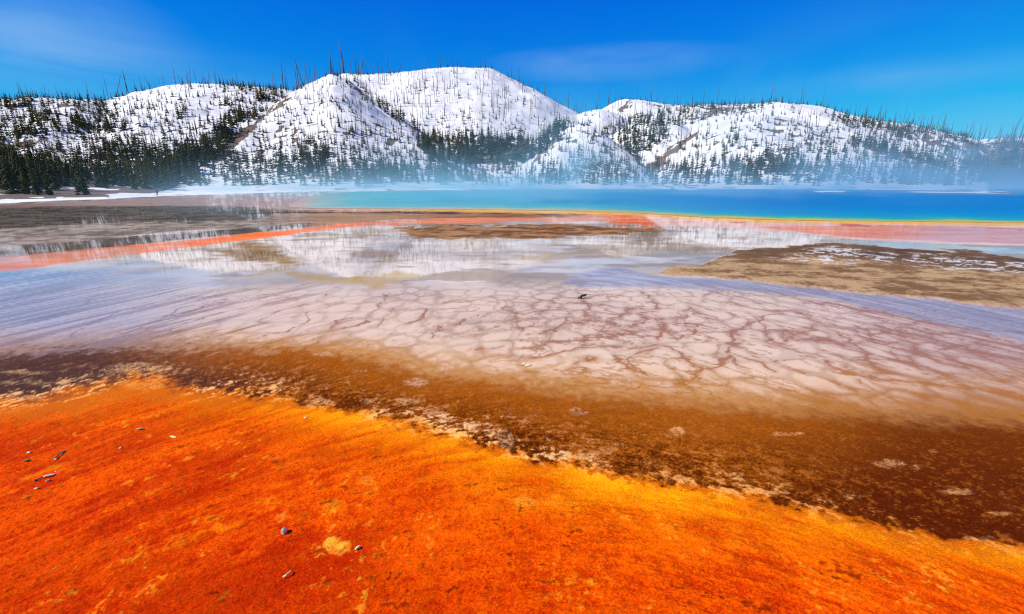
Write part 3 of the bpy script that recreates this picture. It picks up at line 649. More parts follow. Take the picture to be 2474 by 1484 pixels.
for hi, (hn, (pts, foot)) in enumerate(HILLS.items()):
    P = np.array(pts, float)
    dx, dy, dz = pix_dir(P[:, 0], P[:, 1])
    a = np.arctan2(dx, dy); el = dz / np.hypot(dx, dy); cr = P[:, 2]
    H = np.interp(t_th, a, CAM_H + cr * el, left=-40, right=-40)
    C = np.interp(t_th, a, cr)
    H = smooth(H, 3); C = smooth(C, 6)
    ft = np.full_like(C, foot)
    H, C, ft = H[None, :], C[None, :], np.minimum(ft, C - 60)[None, :]
    t = (TR + 10 * (gul - .5) - ft) / (C - ft)
    tf = np.clip(t, 0, 1)
    prof = 0.42 * tf + 0.58 * (3 * tf ** 2 - 2 * tf ** 3)
    tb = np.clip((TR - C) / 150.0, 0, 1)
    back = 1 - (3 * tb ** 2 - 2 * tb ** 3)
    z = np.where(TR <= C, prof, back) * H
    z = np.where(t < 0, -3.0 + np.maximum(z, -3), z)
    z = np.where(H < 0.5, -3, z)
    env = np.clip(z / 14.0, 0, 1) * np.where(TR <= C, np.clip((1 - tf) * 4, 0.12, 1), 1)
    z = z + env * (9.0 * (gul - .5) + 3.4 * (lump - .5))
    WHO = np.where(z > TZ, hi, WHO); TZ = np.maximum(TZ, z)
# low snow banks where the slopes meet the flats
bank = 2.3 * (fbm(TX, TY, 15.0, 3, 63) - .42) * sstep(84, 110, TR) * sstep(230, 130, TR)
TZ = np.maximum(TZ, bank - 0.35)
TU, TV = to_pix(TX, TY, TZ)
# bare, melted-out ground: sun-facing flanks and mottling under the woods
gz_r, gz_t = np.gradient(TZ, axis=0) / np.gradient(TR, axis=0), np.gradient(TZ, axis=1) / (np.gradient(TT, axis=1) * TR)
bn = 0.6 * fbm(TX, TY, 7.0, 5, 64, 0.6) + 0.4 * fbm(TX, TY, 2.6, 3, 65)
BARE = [([(470, 402), (560, 326), (640, 264), (692, 228), (704, 238), (650, 284), (600, 330), (530, 400)], 0.95), ([(1555, 400), (1620, 352), (1690, 312), (1712, 310), (1660, 350), (1610, 402), (1560, 425)], 0.95),
        ([(1275, 398), (1338, 331), (1352, 338), (1310, 385)], 0.9), ([(1480, 272), (1512, 244), (1530, 248), (1505, 276)], 0.95), ([(820, 186), (850, 200), (900, 238), (960, 280), (1010, 310), (1000, 316), (930, 268), (870, 226)], 0.8),
        ([(2070, 350), (2130, 352), (2230, 376), (2300, 398), (2260, 408), (2150, 384)], 0.8), ([(2040, 285), (2200, 305), (2330, 345), (2420, 395), (2474, 425), (2420, 430), (2300, 372), (2150, 322)], 0.62),
        ([(0, 330), (80, 330), (140, 390), (330, 430), (420, 440), (400, 470), (250, 478), (0, 492), (-200, 490)], 0.66), ([(2300, 340), (2700, 330), (2700, 460), (2420, 450)], 0.72), ([(-200, 246), (100, 244), (300, 252), (200, 262), (60, 262), (-200, 300)], 0.6),
        ([(1560, 250), (1700, 252), (1870, 250), (1830, 268), (1720, 285), (1640, 300), (1600, 290), (1700, 268)], 0.65), ([(1010, 350), (1320, 345), (1260, 400), (1080, 410)], 0.55)]
bare = np.zeros_like(TZ)
tsel = (TV < 500) & (TU > -700) & (TU < 3200)
for pts, w in BARE:
    m = np.zeros_like(TZ); m[tsel] = sstep(-12, 22, poly_sdf(TU[tsel], TV[tsel], pts, 1.3))
    bare = np.maximum(bare, m * w)

bare = np.maximum(bare, 0.14 * sstep(50, 5, TZ) + 0.02)
bmask = sstep(0.05, -0.05, bn - (0.30 + 0.42 * bare)) * sstep(0.02, 0.2, bare + 0.06)
hme = grid_mesh('hills', np.stack([TX, TY, TZ], -1).reshape(-1, 3), len(t_r), len(t_th))
attr_f(hme, 'bare', bmask)
HM = Mat('snow_mat')
ba = HM.attr('bare'); hg = HM.new('ShaderNodeNewGeometry')
n1 = HM.noise(0.55, 5, 0.65, hg.outputs['Position']); n2 = HM.noise(0.07, 4, 0.5, hg.outputs['Position'])
bsel = HM.rng(HM.math('ADD', ba.outputs['Fac'], HM.math('MULTIPLY', HM.math('SUBTRACT', n1, 0.5), 1.3)), 0.42, 0.58)
litter = HM.rng(HM.noise(0.9, 5, 0.75, hg.outputs['Position']), 0.62, 0.68)      # stumps and brush poking through
snowc = HM.mix(n2, (0.66, 0.68, 0.71), (0.80, 0.80, 0.80))
soil = HM.mix(n1, (0.10, 0.075, 0.062), (0.22, 0.165, 0.135))
cc_ = HM.mix(HM.math('MAXIMUM', bsel, HM.math('MULTIPLY', litter, 0.7)), snowc, soil)
HM.set(Base_Color=cc_, Roughness=0.75)
HM.b.inputs['Specular IOR Level'].default_value = 0.2
HM.set(Normal=HM.bump(HM.math('ADD', HM.noise(0.35, 5, 0.6, hg.outputs['Position']), HM.math('MULTIPLY', n1, 0.3)), 0.35, 0.9))
hme.materials.append(HM.m)
hills = link(bpy.data.objects.new('hills', hme))
tag(hills, 'snow covered hills with bare brown flanks behind the spring', 'hills', kind='structure')

ELEV = np.maximum.accumulate((TZ - CAM_H) / TR, axis=0)
def hill_hit(u, v):
    """world point of the hillside seen at a picture position, or None above the skyline"""
    dx, dy, dz = pix_dir(u, v)
    a = math.atan2(dx, dy); el = dz / math.hypot(dx, dy)
    j = int(round((a - t_th[0]) / (t_th[1] - t_th[0])))
    if j < 0 or j >= len(t_th): return None
    i = int(np.searchsorted(ELEV[:, j], el))
    if i >= len(t_r): return None
    if TZ[i, j] < -0.4: return None
    return TX[i, j] + random.uniform(-.5, .5), TY[i, j] + random.uniform(-.5, .5), float(TZ[i, j]), HNAMES[WHO[i, j]] if WHO[i, j] >= 0 else 'shore'
HNAMES = list(HILLS)
SKY_V = np.zeros(2600)
for ui in range(2600):
    u = ui - 60
    dx, dy, _ = pix_dir(u, 433.0); lo, hi_ = 100.0, 470.0
    for _k in range(14):
        mid = (lo + hi_) / 2
        if hill_hit(u, mid) is None: lo = mid
        else: hi_ = mid
    SKY_V[ui] = hi_
def skyline(u): return SKY_V[int(np.clip(u + 60, 0, 2599))]

# ================================================================== TREES
PM = Mat('pine_needles')
pg_ = PM.new('ShaderNodeNewGeometry'); oi = PM.new('ShaderNodeObjectInfo')
pn1 = PM.noise(0.16, 3, 0.5, pg_.outputs['Position']); pn2 = PM.noise(2.4, 3, 0.6, pg_.outputs['Position'])
pcol = PM.mix(PM.rng(pn1, 0.35, 0.65), (0.026, 0.036, 0.014), (0.085, 0.080, 0.012))
pcol = PM.mix(PM.math('MULTIPLY', pn2, 0.6), pcol, (0.058, 0.060, 0.014))
PM.set(Base_Color=pcol, Roughness=0.8)
PM.b.inputs['Specular IOR Level'].default_value = 0.15
BM = Mat('pine_bark'); BM.set(Base_Color=BM.mix(BM.noise(6.0, 4), (0.07, 0.05, 0.04), (0.14, 0.11, 0.09)), Roughness=0.9)
DM = Mat('dead_wood')
dg = DM.new('ShaderNodeNewGeometry')
dn = DM.noise(0.11, 3, 0.5, dg.outputs['Position'])
DM.set(Base_Color=DM.mix(DM.rng(dn, 0.38, 0.62), (0.030, 0.027, 0.032), (0.12, 0.105, 0.10)), Roughness=0.85)

def tube(path, rad, n=5):
    """tapered tube along points; returns verts, quads (closed with a tip)"""
    V_, F_ = [], []
    for p, r in zip(path, rad):
        for k in range(n):
            a = 2 * math.pi * k / n
            V_.append((p[0] + r * math.cos(a), p[1] + r * math.sin(a), p[2]))
    for i in range(len(path) - 1):
        for k in range(n):
            F_.append((i * n + k, i * n + (k + 1) % n, (i + 1) * n + (k + 1) % n)); F_.append((i * n + k, (i + 1) * n + (k + 1) % n, (i + 1) * n + k))
    return V_, F_
def crown_geo(seed, tiers=9, blades=8, width=0.20):
    """unit-height conifer crown of drooping sprays with gaps"""
    rd = random.Random(seed); V_, F_ = [], []
    for k in range(tiers):
        t = k / (tiers - 1)
        z0 = 0.10 + 0.84 * t
        rad = width * (1 - t) ** 0.85 * rd.uniform(0.75, 1.15) + 0.018
        nb = max(4, int(blades * (1 - 0.45 * t)))
        off = rd.uniform(0, 6.28)
        for b in range(nb):
            if rd.random() < 0.10: continue
            a = off + 2 * math.pi * b / nb + rd.uniform(-.25, .25)
            L = rad * rd.uniform(0.65, 1.2); dz = -L * rd.uniform(0.15, 0.75); wd = L * rd.uniform(0.28, 0.46)
            ca, sa = math.cos(a), math.sin(a)
            i = len(V_)
            zt = z0 + rd.uniform(-.02, .02)
            V_ += [(0.1 * L * ca, 0.1 * L * sa, zt + 0.055), (0.62 * L * ca - wd * sa, 0.62 * L * sa + wd * ca, zt + dz * .5), (L * ca, L * sa, zt + dz),
                   (0.62 * L * ca + wd * sa, 0.62 * L * sa - wd * ca, zt + dz * .5), (0.25 * L * ca, 0.25 * L * sa, zt - 0.06)]
            F_ += [(i, i + 1, i + 2), (i, i + 2, i + 3), (i + 4, i + 2, i + 1), (i + 4, i + 3, i + 2)]
    i = len(V_)
    V_ += [(0.018, 0, 0.92), (-0.012, 0.016, 0.92), (-0.012, -0.016, 0.92), (0, 0, 1.0)]
    F_ += [(i, i + 1, i + 3), (i + 1, i + 2, i + 3), (i + 2, i, i + 3)]
    return np.array(V_), np.array(F_)
def trunk_geo():
    v, f = tube([(0, 0, -0.04), (0, 0, 0.3), (0.003, 0, 0.92)], [0.022, 0.016, 0.004], 5)
    return np.array(v), np.array(f)
def snag_geo(seed, stubs=14, bend=0.01):
    """fire-killed trunk: bare tapering pole with short broken branch stubs"""
    rd = random.Random(seed); V_, F_ = [], []
    path = [(bend * math.sin(3 * t + seed) , bend * math.cos(2 * t + seed) - bend * math.cos(seed), t) for t in (-.03, .25, .5, .75, 1.0)]
    v, f = tube(path, [0.0125, 0.0105, 0.0085, 0.006, 0.0018], 5); V_ += v; F_ += f
    for k in range(stubs):
        t = rd.uniform(0.25, 0.97); a = rd.uniform(0, 6.28); L = (0.055 * (1.1 - t) + 0.012) * rd.uniform(.4, 1.5)
        x0, y0 = bend * math.sin(3 * t + seed), bend * math.cos(2 * t + seed) - bend * math.cos(seed)
        i = len(V_); h_ = 0.0035
        tip = (x0 + L * math.cos(a), y0 + L * math.sin(a), t + L * rd.uniform(-.35, .55))
        V_ += [(x0, y0, t + h_), (x0 - h_ * math.sin(a), y0 + h_ * math.cos(a), t - h_), (x0 + h_ * math.sin(a), y0 - h_ * math.cos(a), t - h_), tip]
        F_ += [(i, i + 1, i + 3), (i + 1, i + 2, i + 3), (i + 2, i, i + 3)]
    return np.array(V_), np.array(F_)
CROWNS = [crown_geo(s, t, b, w) for s, t, b, w in ((1, 9, 9, .20), (2, 10, 8, .17), (3, 8, 9, .23), (4, 9, 8, .18), (5, 7, 8, .26), (6, 11, 8, .15))]
CROWNS_LO = [crown_geo(s + 20, 6, 6, w) for s, w in ((1, .22), (2, .19), (3, .25), (4, .17))]
TRUNK = trunk_geo()
SNAGS = [snag_geo(s, n) for s, n in ((1, 12), (2, 18), (3, 6), (4, 22), (5, 9))]
SNAGS_LO = [snag_geo(s + 9, 3) for s in range(3)]

# woods as seen in the picture: (outline, acceptance, tree height m)
WOODS = [([(-40, 372), (60, 352), (100, 382), (190, 408), (250, 424), (220, 446), (100, 456), (-40, 462)], 0.46, 3.5),
         ([(-40, 455), (200, 446), (330, 440), (380, 462), (200, 474), (-40, 487)], 0.16, 4.0), ([(230, 415), (330, 430), (340, 450), (230, 450)], 0.35, 4.0),
         ([(330, 440), (450, 362), (560, 292), (640, 232), (700, 212), (690, 232), (600, 300), (520, 385), (470, 440), (400, 462)], 0.8, 4.6),
         ([(200, 412), (330, 380), (450, 370), (440, 430), (400, 455), (330, 455)], 0.42, 4.2),
         ([(1000, 347), (1060, 332), (1300, 337), (1370, 292), (1400, 272), (1345, 345), (1290, 384), (1230, 402), (1100, 402), (1040, 392)], 0.95, 6.4),
         ([(1440, 325), (1530, 280), (1700, 252), (1870, 249), (1840, 264), (1720, 285), (1640, 315), (1560, 372), (1540, 398), (1500, 350)], 0.95, 5.4),
         ([(1990, 272), (2100, 292), (2200, 312), (2200, 345), (2050, 312)], 0.95, 4.6), ([(2050, 336), (2150, 360), (2250, 380), (2330, 432), (2200, 402), (2100, 366)], 0.95, 4.4),
         ([(800, 176), (850, 196), (900, 232), (950, 264), (1000, 298), (1040, 328), (1010, 335), (940, 282), (880, 240), (830, 200)], 0.85, 5.0),
         ([(2320, 402), (2474, 380), (2540, 380), (2540, 452), (2350, 450)], 0.9, 6.5), ([(2380, 340), (2540, 338), (2540, 380), (2440, 390)], 0.7, 6.5),
         ([(-40, 242), (260, 250), (250, 260), (60, 262), (-40, 275)], 0.9, 4.4), ([(-40, 280), (110, 268), (90, 330), (0, 345), (-40, 350)], 0.85, 4.4),
         ([(880, 405), (1240, 405), (1250, 440), (880, 446)], 0.42, 4.4), ([(1280, 405), (1480, 395), (1560, 420), (1560, 448), (1280, 448)], 0.34, 3.6), ([(1560, 408), (1800, 396), (1960, 404), (2340, 428), (2340, 450), (1560, 448)], 0.46, 3.8),
         ([(560, 380), (700, 380), (860, 370), (880, 445), (700, 440), (560, 445)], 0.46, 3.9), ([(500, 196), (700, 210), (640, 240), (540, 300), (510, 260)], 0.62, 4.2), ([(80, 270), (250, 262), (330, 300), (450, 330), (430, 380), (200, 400), (110, 360)], 0.62, 3.8),
         ([(2090, 288), (2300, 320), (2380, 350), (2330, 352), (2200, 330), (2080, 306)], 0.85, 4.4), ([(2160, 318), (2330, 365), (2440, 420), (2380, 425), (2250, 372), (2140, 335)], 0.7, 4.2),
         ([(270, 250), (420, 212), (520, 205), (520, 330), (300, 330)], 0.28, 3.4), ([(480, 205), (700, 208), (700, 222), (480, 214)], 0.45, 4.0)]
ALL_HILL = [(-40, 240), (470, 200), (800, 178), (1190, 163), (1400, 270), (1500, 245), (1870, 250), (2100, 300), (2540, 340), (2540, 450), (850, 448), (400, 465), (-40, 484)]
def inside(u, v, pts):
    c = False
    for i in range(len(pts)):
        ax, ay = pts[i]; bx, by = pts[(i + 1) % len(pts)]
        if (ay > v) != (by > v) and u < ax + (v - ay) / (by - ay) * (bx - ax): c = not c
    return c
clump = lambda x, y: float(fbm(np.array([x]), np.array([y]), 15.0, 3, 71)[0])
pines = []                                        # (x, y, z, height, hill, u, v, shown height in view px)
def add_pine(u, v, h):
    p = hill_hit(u, v)
    if p is None: return
    x, y, z, hn = p
    pines.append((x, y, z - 0.1, h, hn, u, v, h / math.hypot(x, y) * VF))
for pts, acc, hh in WOODS:
    P = np.array(pts); u0, v0 = P.min(0); u1, v1 = P.max(0)
    n = int((u1 - u0) * (v1 - v0) / 42.0)
    for _ in range(n):
        u, v = random.uniform(u0, u1), random.uniform(v0, v1)
        if not inside(u, v, pts) or random.random() > acc: continue
        h = hh * random.uniform(0.55, 1.25) * (1.0 if random.random() > .12 else 1.25)
        p = hill_hit(u, v)
        if p is None: continue
        if random.random() < 0.92 and clump(p[0], p[1]) < 0.56 - 0.20 * acc: continue
        pines.append((p[0], p[1], p[2] - 0.1, h, p[3], u, v, h / math.hypot(p[0], p[1]) * VF))
for _ in range(14000):                             # scattered regrowth over the open snow
    u, v = random.uniform(-40, 2520), random.uniform(165, 452)
    if not inside(u, v, ALL_HILL): continue
    low = np.clip((v - 250) / 190, 0.0, 1.0)
    if random.random() > 0.26 + 0.26 * low: continue
    add_pine(u, v, random.uniform(1.4, 3.8) * (0.9 + 0.25 * low))
for u in np.arange(-30, 2500, 5.0):               # the wooded strips of skyline
    k = 0.22
    for a, b, kk_ in ((0, 290, .85), (480, 720, .8), (800, 990, .45), (1080, 1240, .6), (1240, 1400, .65), (1500, 1960, .9), (1960, 2474, .7)):
        if a <= u <= b: k = kk_
    if random.random() < k:
        add_pine(u + random.uniform(-3, 3), skyline(u) + random.uniform(0.4, 2.5), random.uniform(1.5, 4.6))

dead = []
def add_dead(u, v, h, sk=False):
    p = hill_hit(u, v)
    if p is None: return
    x, y, z, hn = p
    dead.append((x, y, z - 0.2, h, hn, u, v, h / math.hypot(x, y) * VF, sk))
# tall named snags on the skyline (view u, height in view px)
SKY_SNAGS = [(48, 26), (70, 20), (82, 17), (100, 16), (112, 20), (126, 15), (140, 22), (152, 16), (170, 14), (196, 14), (224, 15), (250, 26), (282, 38), (306, 34), (330, 20), (345, 26), (363, 24), (378, 14), (396, 20), (424, 34), (436, 20), (452, 20), (474, 28), (492, 16), (524, 30), (532, 22), (548, 16), (560, 14), (604, 20), (640, 16), (660, 30), (668, 24), (685, 56), (692, 40), (697, 28),
             (719, 40), (724, 64), (730, 56), (736, 30), (744, 54), (752, 42), (762, 36), (796, 46), (800, 52), (806, 30), (822, 58), (827, 62), (832, 46), (846, 34), (858, 44), (862, 38), (868, 36), (878, 52), (884, 34), (902, 28), (912, 34), (924, 22), (936, 42), (940, 30), (962, 26), (972, 18), (1014, 26), (1026, 30), (1040, 16), (1064, 32), (1074, 26), (1086, 18), (1110, 30), (1122, 16), (1160, 20), (1174, 24), (1236, 14), (1256, 16), (1276, 20), (1300, 18), (1314, 28), (1326, 18), (1342, 30), (1374, 34), (1390, 22), (1400, 20), (1414, 26), (1443, 42), (1466, 40), (1471, 36),
             (1510, 20), (1540, 24), (1560, 22), (1574, 30), (1590, 20), (1614, 18), (1636, 32), (1640, 24), (1656, 18), (1690, 20), (1700, 30), (1712, 22), (1730, 34), (1742, 18), (1760, 24), (1776, 26), (1796, 20), (1820, 20), (1842, 22), (1862, 36), (1868, 26), (1890, 18), (1936, 34), (1940, 24), (1958, 14), (1984, 28), (1990, 20), (2004, 18), (2014, 16), (2050, 20), (2066, 26), (2074, 20), (2088, 26), (2092, 18), (2120, 28), (2138, 26), (2160, 20), (2172, 16), (2204, 22), (2216, 18), (2230, 24), (2250, 18), (2262, 24), (2280, 30), (2288, 18), (2300, 22), (2320, 18), (2336, 26), (2352, 16), (2360, 26), (2374, 22), (2388, 14), (2410, 14), (2440, 12), (2466, 12)]
for u, hp in SKY_SNAGS:
    p = hill_hit(u, skyline(u) + 1.2)
    if p is None: continue
    add_dead(u, skyline(u) + 1.2, hp * math.hypot(p[0], p[1]) / VF, True)
for u in np.arange(20, 2474, 9.0):                # shorter ones between
    if random.random() < 0.32: add_dead(u + random.uniform(-4, 4), skyline(u) + random.uniform(.5, 3), random.uniform(2.5, 7))
for _ in range(4200):                             # thin grey poles on the open slopes
    u, v = random.uniform(0, 2474), random.uniform(175, 440)
    if not inside(u, v, ALL_HILL): continue
    k = 0.13
    if 700 < u < 1400 and v < 400: k = 0.50
    elif 1400 < u < 1700: k = 0.30
    elif u < 700: k = 0.15
    elif u > 2080: k = 0.42
    if random.random() < k: p = hill_hit(u, v); p and add_dead(u, v, random.uniform(14, 40) * math.hypot(p[0], p[1]) / VF)

def place(geo, x, y, z, h, rot, w=1.0, tilt=(0, 0)):
    V_, F_ = geo
    c, s = math.cos(rot), math.sin(rot)
    o = np.empty_like(V_)
    o[:, 0] = (V_[:, 0] * c - V_[:, 1] * s) * h * w + V_[:, 2] * h * tilt[0] + x
    o[:, 1] = (V_[:, 0] * s + V_[:, 1] * c) * h * w + V_[:, 2] * h * tilt[1] + y
    o[:, 2] = V_[:, 2] * h + z
    return o
def mass(name, items, geos, mat, label, cat, wmul=1.0):
    Vs, Fs, off = [], [], 0
    for it in items:
        g = geos[random.randrange(len(geos))]
        Vs.append(place(g, it[0], it[1], it[2], it[3], random.uniform(0, 6.28), wmul * random.uniform(.85, 1.2), (random.gauss(0, .015), random.gauss(0, .015))))
        Fs.append(g[1] + off); off += len(g[0])
    me = tri_mesh(name, np.concatenate(Vs), np.concatenate(Fs)); me.materials.append(mat)
    return tag(link(bpy.data.objects.new(name, me)), label, cat, kind='stuff')

HILL_WORDS = {'far_left': 'far left ridge', 'left_knob': 'small left knob', 'left_dome': 'broad left dome', 'left_rise': 'wooded left foot', 'central_peak': 'pointed central peak', 'central_dome': 'tall central dome',
              'saddle_knob': 'saddle knob', 'back_ridge': 'wooded back ridge', 'middle_knob': 'hazy middle knob', 'front_dome': 'round front dome', 'right_shoulder': 'right front shoulder', 'right_hill': 'upper right hill',
              'right_back': 'long right ridge', 'far_right': 'dark far-right hill', 'shore': 'snowy shore bank'}
ORD = ['first', 'second', 'third', 'fourth', 'fifth', 'sixth', 'seventh', 'eighth', 'ninth', 'tenth', 'eleventh', 'twelfth', 'thirteenth', 'fourteenth', 'fifteenth', 'sixteenth', 'seventeenth', 'eighteenth', 'nineteenth', 'twentieth']
def zones(items, band, per=14):
    """split items into runs along one hill and height band, left to right"""
    g = {}
    for it in items: g.setdefault((it[4], band(it)), []).append(it)
    for (hn, bd), L in g.items():
        L.sort(key=lambda t: t[5])
        k = max(1, math.ceil(len(L) / per))
        step = math.ceil(len(L) / k)
        names = [''] if k == 1 else ['left end of the ', 'right end of the '] if k == 2 else ['left end of the ', 'middle of the ', 'right end of the '] if k == 3 else ['left end of the ', 'left middle of the ', 'right middle of the ', 'right end of the '] if k == 4 else [f'{w} fifth of the ' for w in ('leftmost', 'second', 'middle', 'fourth', 'rightmost')]
        for i in range(0, len(L), step):
            run = L[i:i + step]
            for q_, it in enumerate(run):
                yield it, hn, bd, (names[min(i // step, len(names) - 1)] + HILL_WORDS[hn]), ORD[min(q_, 19)], len(run)

pines.sort(key=lambda t: -t[7])
one_by_one, rest = pines[:300], pines[300:]
crown_me, crown_lo = [], []
for i, g in enumerate(CROWNS):
    me = tri_mesh('crown', *g); me.materials.append(PM.m); crown_me.append(me)
trunk_me = tri_mesh('trunk', *TRUNK, smooth=True); trunk_me.materials.append(BM.m)
pine_root = bpy.data.objects.new('pine_tree', None)
pine_parts = [(bpy.data.objects.new('crown', m), bpy.data.objects.new('trunk', trunk_me)) for m in crown_me]
first = True
vmed = {}
for it in one_by_one: vmed.setdefault(it[4], []).append(it[6])
vmed = {k: float(np.median(v)) for k, v in vmed.items()}
for it, hn, bd, where, nth, n in zones(one_by_one, lambda t: 'upper row' if t[6] < vmed[t[4]] else 'lower row'):
    r_ = pine_root if first else pine_root.copy()
    link(r_); r_.location = it[:3]; r_.scale = (it[3] * random.uniform(.9, 1.15),) * 2 + (it[3],); r_.rotation_euler = (random.gauss(0, .02), random.gauss(0, .02), random.uniform(0, 6.28))
    cp, tp = random.choice(pine_parts)
    for src in (cp, tp):
        c_ = src.copy(); link(c_, r_)
    shape = 'tall' if it[3] > 5.6 else 'small' if it[3] < 4.0 else 'young'
    tag(r_, f'{shape} green pine, {nth} from left, {bd}, {where}', 'tree', f'pines on the {HILL_WORDS[hn]}')
    first = False
mass('pine_forest', rest, [(np.concatenate([c[0], TRUNK[0]]), np.concatenate([c[1], TRUNK[1] + len(c[0])])) for c in CROWNS_LO], PM.m, 'young dark green pine regrowth scattered over the snowy slopes', 'pine forest', 1.08)

dead.sort(key=lambda t: (not t[8], -t[7]))
d_one, d_rest = dead[:300], dead[300:]
snag_me = []
for g in SNAGS:
    me = tri_mesh('dead_tree', *g); me.materials.append(DM.m); snag_me.append(me)
first = True
for it, hn, bd, where, nth, n in zones(d_one, lambda t: 'on the skyline' if t[8] else 'on the slope', 12):
    o = bpy.data.objects.new('dead_tree', random.choice(snag_me)); link(o)
    o.location = it[:3]; thick = (1.5 if it[8] else 1.3) * random.uniform(.85, 1.3)
    o.scale = (it[3] * thick, it[3] * thick, it[3]); o.rotation_euler = (random.gauss(0, .03), random.gauss(0, .05) if random.random() < .88 else random.gauss(0, .22), random.uniform(0, 6.28))
    tag(o, f'bare dead tree {bd}, {nth} from left, {where}', 'dead tree', f'dead trees on the {HILL_WORDS[hn]}')
mass('dead_tree_stand', d_rest, SNAGS_LO, DM.m, 'thin grey fire-killed tree poles scattered over the snowy slopes', 'dead trees', 1.55)

# fallen trunks on the snow
LM = Mat('fallen_log_wood'); LM.set(Base_Color=LM.mix(LM.noise(3.0, 4), (0.05, 0.04, 0.036), (0.12, 0.10, 0.09)), Roughness=0.9)
lv, lf = tube([(0, 0, 0), (0.01, 0, 0.35), (-0.006, 0, 0.7), (0, 0, 1)], [0.022, 0.019, 0.014, 0.005], 6)
for k in range(5):
    i = len(lv); t = 0.3 + 0.13 * k; s_ = 1 if k % 2 else -1
    lv += [(0, 0.01, t), (0, -0.01, t), (0, 0, t + .02), (s_ * 0.07, 0.03, t + 0.05)]; lf += [(i, i + 1, i + 3), (i + 1, i + 2, i + 3), (i + 2, i, i + 3)]
log_me = tri_mesh('fallen_log', lv, lf); log_me.materials.append(LM.m)
LOGS = [(745, 256, 12), (770, 305, 10), (720, 262, 9), (690, 300, 11), (640, 330, 12), (660, 352, 12), (700, 362, 8), (760, 350, 10), (800, 372, 14), (835, 366, 12), (820, 330, 9), (870, 290, 10), (900, 300, 12), (930, 310, 10), (880, 315, 9), (610, 372, 10), (590, 330, 9), (780, 396, 10), (740, 410, 9), (690, 420, 12), (1740, 326, 14), (1700, 340, 10), (1790, 318, 9), (1850, 330, 9), (1620, 372, 10), (960, 400, 10), (1000, 385, 10), (320, 235, 8), (560, 222, 12), (2170, 340, 12), (2100, 300, 9), (2230, 330, 12)]
lz = []
for u, v, L in LOGS:
    p = hill_hit(u, v)
    if p: lz.append((*p[:3], L * random.uniform(.5, .85), p[3], u, v))
for it, hn, bd, where, nth, n in zones(lz, lambda t: ''):
    o = bpy.data.objects.new('fallen_log', log_me); link(o)
    a = random.choice((1, -1)) * R(90) + random.gauss(0, .3)
    x, y, z, L = it[:4]
    d = Vector((math.sin(a), math.cos(a) * .5, 0)).normalized()
    j = int(np.clip(round((math.atan2(x + d.x * L, y + d.y * L) - t_th[0]) / (t_th[1] - t_th[0])), 0, len(t_th) - 1)); i_ = int(np.clip(np.searchsorted(t_r, math.hypot(x + d.x * L, y + d.y * L)), 0, len(t_r) - 1))
    e = Vector((x + d.x * L, y + d.y * L, TZ[i_, j])) - Vector((x, y, z))
    o.location = (x, y, z + 0.12 * L * .1 + .1); o.rotation_euler = e.to_track_quat('Z', 'Y').to_euler(); o.scale = (L * .9, L * .9, min(e.length, L * 1.6))
    tag(o, f'dark log on the snow, {nth} from left, {where}', 'log', f'fallen logs on the {HILL_WORDS[hn]}')

# ================================================================== SMALL STONES AND TWIGS ON THE MATS
def stone(name, u, v, sx, sy, sz, rot, mat, label, cat='stone', group=None, seed=0, sink=0.36):
    bm = bmesh.new(); bmesh.ops.create_icosphere(bm, subdivisions=3, radius=1.0)
    rd = random.Random(seed)
    cuts = [(Vector((rd.gauss(0, 1), rd.gauss(0, 1), rd.gauss(0, 1))).normalized(), rd.uniform(.55, .85)) for _ in range(9)]
    for vv in bm.verts:
        for nn, dd in cuts:
            ov = vv.co.dot(nn) - dd
            if ov > 0: vv.co -= nn * ov * 0.9
        vv.co = Vector((vv.co.x * sx, vv.co.y * sy, vv.co.z * sz)) * 0.82
    me = bpy.data.meshes.new(name); bm.to_mesh(me); bm.free(); me.materials.append(mat)
    o = link(bpy.data.objects.new(name, me))
    gx, gy = ground_at(u, v)
    o.location = (float(gx), float(gy), sz * (1 - sink * 2) + 0.004); o.rotation_euler = (0, 0.1, rot)
    return tag(o, label, cat, group)
def stone_mat(name, a, b, sc=30):
    m = Mat(name); g = m.new('ShaderNodeNewGeometry')
    f = m.noise(sc, 5, 0.65, g.outputs['Position'])
    m.set(Base_Color=m.mix(m.rng(f, .35, .65), a, b), Roughness=0.8, Normal=m.bump(f, 0.4, 0.01))
    return m.m
SG = stone_mat('grey_stone', (0.34, 0.27, 0.18), (0.72, 0.60, 0.44), 60)
SW = stone_mat('white_stone', (0.62, 0.48, 0.32), (0.90, 0.78, 0.58), 60)
SY = stone_mat('yellow_chip', (0.80, 0.62, 0.30), (0.90, 0.78, 0.50), 60)
SB = stone_mat('brown_stone', (0.06, 0.045, 0.03), (0.20, 0.15, 0.10), 60)
SK = stone_mat('black_wood', (0.012, 0.009, 0.008), (0.05, 0.04, 0.035), 50)
ST = stone_mat('tan_wood', (0.22, 0.13, 0.06), (0.42, 0.27, 0.14), 50)
stone('stone', 687, 1287, .021, .034, .030, -.55, SG, 'largest grey and white stone on the orange mat', seed=1)
stone('stone', 866, 1326, .011, .028, .016, -.75, SW, 'slim white stone beside the round yellow patch', seed=2)
stone('stone_chip', 419, 1057, .040, .017, .010, -.1, SY, 'flat pale yellow chip shining on the orange mat', 'stone', seed=3)
stone('stone', 337, 1038, .038, .014, .012, .3, SG, 'thin grey sliver of stone nearest the brown edge', seed=4)
stone('stone', 292, 1084, .018, .014, .012, .2, SG, 'tiny grey pebble alone on the orange mat, left of the pale chip', 'pebble', seed=5)
stone('stone', 67, 1115, .034, .018, .014, .1, SB, 'dark brown pebble near the left edge of the orange mat', 'pebble', seed=6)
stone('stone', 71, 1095, .020, .012, .010, .2, SY, 'small tan pebble just above the dark brown pebble', 'pebble', seed=7)
